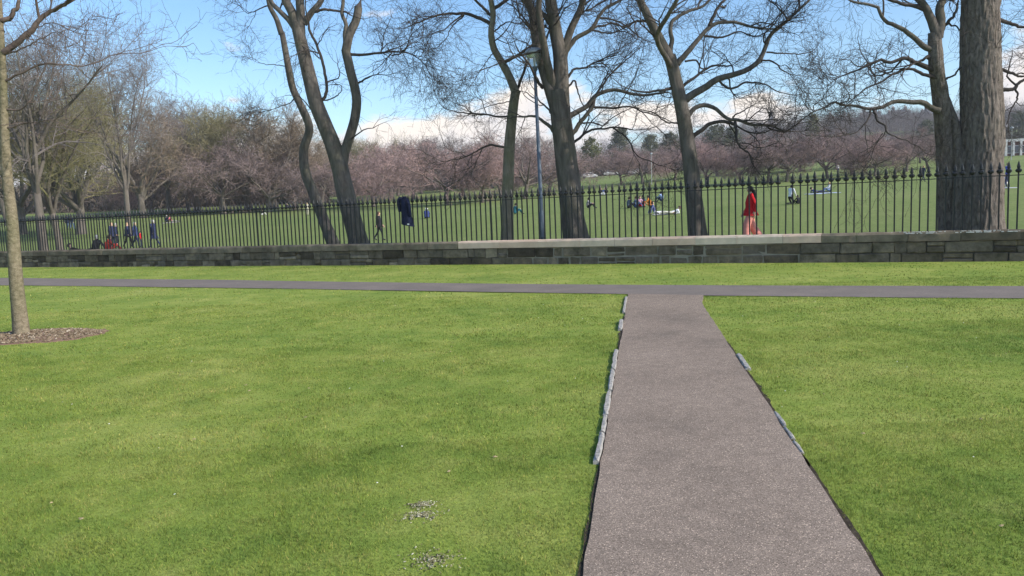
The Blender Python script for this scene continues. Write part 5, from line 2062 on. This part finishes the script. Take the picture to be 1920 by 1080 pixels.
# couple further back
per(127, 431, 'left one of the couple in blue walking beneath the left trees', 'walk', 1.8, NAVY, (.08, .13, .24), hair='dark', coat=(NAVY, .8))
per(136, 431, 'right one of the couple in blue walking beneath the left trees', 'walk', 1.6, NAVY, (.08, .13, .24), hair='dark', ph=-1.0, h=1.65)

# bench just behind the wall with two people on it
m_bench = plain('dark_bench_timber', (.035, .022, .016), .7, .3, 10)


def bench(p, rz, label, L=1.9, m=None):
    m = m or m_bench
    root = thing('park_bench', label, 'bench', tuple(p), rz)
    for k in range(3):
        MB().box((.02 + k * .13, 0, .44), (.11, L, .035)).build('seat_slat', m, root)
    for k in range(3):
        MB().box((-.10 - .03 * k, 0, .58 + k * .13), (.03, L, .10)).build('back_slat', m, root)
    for s in (-1, 1):
        for x in (-.05, .3):
            MB().box((x, s * (L / 2 - .15), .17), (.06, .06, .54)).build('leg', m_iron, root)
        MB().bar((-.03, s * (L / 2 - .15), .40), (-.145, s * (L / 2 - .15), .92), .025, k=5).build('back_support', m_iron, root)
        MB().box((.12, s * (L / 2 - .05), .63), (.42, .05, .04)).build('armrest', m, root)
    return root


left(172, 36.5, 'person in black sprawled on the grass just behind the left wall', 'sitlong', PI - .35, BLACK, BLACK, hair='grey', h=1.75, coat=(BLACK, .5))
left(196, 35.5, 'person in red sitting on the grass just behind the left wall', 'sit', .5, (.42, .05, .03), (.3, .05, .04), hair='brown', coat=((.42, .05, .03), .5))
left(148, 36.8, 'person in dark brown lying on the grass left of the one sprawled in black', 'lie', .2, (.03, .02, .02), BLACK, hair='dark')

# bench and sitters further off at the left
q = at_meadow(509, 404)
bench(q, 1.9, 'dark green bench out on the meadow, left of the leaning trees', 2.2, plain('dark_green_paint', (.03, .05, .035), .6))
per(491, 404, 'person in black and white sitting on the grass beside the far bench', 'sit', .4, BLACK, WHITE, hair='dark')
per(538, 391, 'person in navy sitting on the grass behind the far bench', 'sit', -.8, NAVY, BLACK, hair='grey')
per(545, 391, 'person in blue sitting close beside the one in navy', 'sit', -2.2, BLUE, NAVY, hair='dark')
per(577, 404, 'person all in cream standing left of the leaning trees', 'stand', 1.4, (.5, .47, .36), (.45, .42, .33), hair='fair', h=1.6)
per(312, 417, 'person in navy sitting on the grass left of the one in pink', 'sit', .3, NAVY, NAVY, hair='grey')
per(322, 417, 'person in pink sitting on the grass beyond the left railing', 'sitlong', .2, PINK, (.3, .28, .3), hair='brown')
# out on the meadow
per(800, 410, 'person in blue sitting on the grass with back turned, near the hung coat', 'sit', 1.5, (.04, .06, .20), NAVY, hair='grey', hat=WHITE, coat=((.04, .06, .20), .5))
per(863, 380, 'person in dark blue standing far off left of the slender tree', 'stand', 1.2, NAVY, (.3, .36, .5), hair='fair', h=1.6)
per(965, 402, 'person in teal sitting hunched on the grass left of the lamp', 'sit', .2, TEAL, TEAL, hair='dark', coat=(TEAL, .5))
per(1102, 391, 'person in grey and black sitting just right of the broad trunk', 'sit', -.4, GREY, BLACK, hair='dark')
per(1126, 367, 'person in navy sitting with white legs, left one of the far two', 'sit', -1.2, NAVY, WHITE, hair='dark', h=2.0)
per(1134, 367, 'person in blue sitting with white legs, right one of the far two', 'sit', -1.6, BLUE, WHITE, hair='grey', h=2.0)
per(1178, 391, 'person in slate blue at the left end of the seated circle', 'sit', .3, (.06, .09, .14), BLACK, hair='dark', group='people sitting in a circle')
per(1190, 390, 'person in blue sitting second from the left in the circle', 'sit', -.2, (.08, .13, .24), BLUE, hair='brown', group='people sitting in a circle')
per(1199, 389, 'person in pink and white in the middle of the seated circle', 'sit', -1.3, (.5, .3, .4), RED, hair='dark', group='people sitting in a circle')
per(1208, 386, 'person in dark clothes sitting left of the one in orange', 'sit', 2.6, NAVY, GREY, hair='dark', group='people sitting in a circle')
per(1218, 388, 'person in bright orange sitting at the right of the circle', 'sit', 2.9, ORANGE, (.5, .3, .12), hair='dark', coat=(ORANGE, .5), group='people sitting in a circle')
per(1241, 378, 'person in light blue sitting behind the seated circle', 'sit', 2.2, LB, NAVY, hair='dark')
per(1228, 402, 'person in navy and white sitting in front of the circle', 'sitlong', .1, (.1, .12, .25), WHITE, hair='dark')
per(1258, 402, 'person in white lying back beside the spreading trunk', 'lie', PI, WHITE, (.6, .58, .5), hair='brown')
per(1327, 350, 'person in black and white standing right of the spreading trunk', 'stand', -1.2, BLACK, BLACK, hair='dark', coat=(BLACK, .6))
per(1484, 383, 'person in white shirt kneeling on the meadow right of the walker in red', 'kneel', .5, WHITE, BLACK, hair='dark', h=1.75)
per(1497, 383, 'child in black sitting in front of the kneeling person', 'sit', 1.8, BLACK, BLACK, hair='dark', h=1.15)
per(1533, 362, 'person in blue lying on a pale blanket', 'lie', .1, (.05, .07, .22), NAVY, hair='dark')
per(1557, 361, 'person in white sitting up on the pale blanket', 'sit', 3.0, WHITE, (.2, .28, .5), hair='fair')
per(1571, 326, 'left one of two far-off people in white', 'stand', -1.4, WHITE, NAVY, hair='fair', h=1.65)
per(1585, 326, 'right one of two far-off people in white', 'stand', -1.8, WHITE, NAVY, hair='dark', h=1.7)
per(1731, 341, 'person in dark clothes walking left of the twin trunks', 'walk', .2, (.02, .03, .05), (.03, .04, .06), hair='fair', h=1.72)
per(1889, 353, 'person in blue top and dark trousers standing at the right edge', 'stand', 2.0, (.04, .06, .3), (.02, .025, .06), hair='fair', shoe=SHOEW, h=1.75)
per(1883, 350, 'person in pale blue half behind the one in blue at the right', 'sit', 1.0, LB, WHITE, hair='fair')

# picnic blankets
def blanket(px, py, w, d, col, label):
    p = at_meadow(px, py)
    nx = 8
    xs, ys = np.linspace(-w / 2, w / 2, nx), np.linspace(-d / 2, d / 2, nx)
    X, Y = np.meshgrid(xs, ys)
    Z = meadow_z(X + p[0], Y + p[1]) - p[2] + .03 + .012 * np.sin(X * 5 + Y * 7)
    V = np.stack([X, Y, Z], -1).reshape(-1, 3)
    V2 = V - [0, 0, .02]
    i = np.arange(nx - 1)[:, None] * nx + np.arange(nx - 1)[None]
    Qa = np.stack([i, i + 1, i + nx + 1, i + nx], -1).reshape(-1, 4)
    o = link('picnic_blanket', mesh_np('picnic_blanket', np.vstack([V, V2]), np.vstack([Qa, Qa[:, ::-1] + len(V)])), cloth(col), None, tuple(p))
    tag(o, label, 'blanket')


blanket(1542, 363, 2.4, 1.6, (.45, .52, .68), 'pale blue blanket spread under the pair on the meadow')
blanket(1244, 402, 1.3, .9, (.42, .42, .40), 'white blanket on the grass in front of the seated circle')
blanket(1888, 353, 1.0, .8, (.6, .62, .68), 'small pale blanket at the right edge of the meadow')
blanket(320, 418, 1.5, 1.2, (.55, .5, .48), 'pale blanket under the person in pink')

# ------------------------------------------------------------------ coat hung on the railing
m_coat, n_, l_, b_ = mat('navy_coat_cloth', .9, .2)
v_ = coords(n_, l_)
l_.new(ramp2(n_, l_, noise(n_, l_, v_, 5, 4), [(.3, (.006, .009, .026)), (.7, (.014, .02, .055))]), b_.inputs['Base Color'])
pf = at_y(760, 366, wall_y(760) + .12)
hc = thing('hanging_coat', 'long navy coat hung over the railing spikes', 'coat', (pf[0], pf[1], 0), ANG)
k_, n_r = 28, 16
V, F = [], []
zt, zb = 2.33, 1.38
for j in range(n_r):
    t = j / (n_r - 1)
    z = zt + (zb - zt) * t
    wx = np.interp(t, [0, .08, .25, .6, 1], [.10, .17, .165, .19, .24])
    wy = np.interp(t, [0, .1, .5, 1], [.05, .085, .085, .10])
    xo = np.interp(t, [0, .3, 1], [0.0, .01, .08])
    for i in range(k_):
        a = 2 * math.pi * i / k_
        fold = 1 + (.10 * math.sin(6 * a + .6) + .05 * math.sin(11 * a)) * t
        V.append((xo + math.cos(a) * wx * fold, -.055 + math.sin(a) * wy * fold * (1.5 if math.sin(a) < 0 else 1), z + .05 * math.cos(a) * t * -1))
F = [(j * k_ + i, j * k_ + (i + 1) % k_, (j + 1) * k_ + (i + 1) % k_, (j + 1) * k_ + i) for j in range(n_r - 1) for i in range(k_)]
F.append(tuple(range(k_)))
MB().add(V, F).build('coat_body', m_coat, hc, True)
P_ = smooth_line([(-.08, -.08, 2.28), (-.17, -.10, 2.31), (-.23, -.10, 2.20), (-.22, -.09, 2.02), (-.20, -.08, 1.86)], 14)
V, Q = tubes(P_[None], np.linspace(.07, .055, 14)[None], 10)
link('sleeve', mesh_np('sleeve', V, Q, smooth=True), m_coat, hc)
P_ = smooth_line([(.10, -.08, 2.26), (.19, -.12, 2.15), (.23, -.13, 1.95), (.25, -.12, 1.72)], 14)
V, Q = tubes(P_[None], np.linspace(.065, .052, 14)[None], 10)
link('sleeve', mesh_np('sleeve', V, Q, smooth=True), m_coat, hc)
MB().lathe([(.07, 0), (.085, .04), (.075, .075), (.055, .07)], 12, c=(.0, -.05, 2.31), sy=.6, cap=False).build('collar', m_coat, hc, True)
MB().box((.19, -.20, 1.42), (.07, .015, .05)).build('white_label', cloth(WHITE), hc)

# ------------------------------------------------------------------ daisies and dead leaves dotted over the lawn
def dots(n, seed, hgt, size, ylo, yhi, petal):
    r = np.random.default_rng(seed)
    y = r.uniform(ylo, yhi, n)
    x = r.uniform(-.75, .75, n) * y
    ok = ~in_path(x, y, .05) & ~in_bed(x, y) & (y < WALL_A + WALL_B * x - .3)
    x, y = x[ok], y[ok]
    V, F = [], []
    for a, b in zip(x, y):
        s = size * r.uniform(.6, 1.3)
        t = r.uniform(0, 6.28)
        z = hgt * r.uniform(.6, 1.2)
        k = 8 if petal else 5
        c = len(V)
        V.append((a, b, z + (.003 if petal else .006)))
        for i in range(k):
            q = t + i * 6.283 / k
            rr_ = s * (1 if petal else (1.5 if i in (0,) else .7))
            V.append((a + math.cos(q) * rr_, b + math.sin(q) * rr_, z + r.uniform(-.003, .003)))
        F += [(c, c + 1 + i, c + 1 + (i + 1) % k) for i in range(k)]
    return mesh_np('dots', V, tris=F)


dz = link('daisies', dots(60, 3, .018, .0055, 3.2, 16, True), plain('white_daisy', (.8, .8, .76), .7, .05))
tag(dz, 'tiny white daisies dotted over the lawn', 'daisies', kind='stuff')
lf = link('dead_leaves', dots(70, 8, .020, .014, 3.2, 18, False), plain('dead_leaf', (.34, .27, .15), .8, .3, 40))
tag(lf, 'small pale dead leaves scattered over the lawn', 'leaves', kind='stuff')

# ------------------------------------------------------------------ the air
m_haze = bpy.data.materials.new('pale_haze')
m_haze.use_nodes = True
n_, l_ = m_haze.node_tree.nodes, m_haze.node_tree.links
n_.clear()
pv_ = n_.new('ShaderNodeVolumePrincipled')
pv_.inputs['Color'].default_value = (.92, .94, 1, 1)
pv_.inputs['Density'].default_value = 0.0003
l_.new(pv_.outputs[0], n_.new('ShaderNodeOutputMaterial').inputs['Volume'])
hz = MB().box((0, 1000, 36), (5200, 5200, 80)).build('haze', m_haze)
tag(hz, 'thin pale haze softening the far trees and hill', 'haze', kind='stuff')
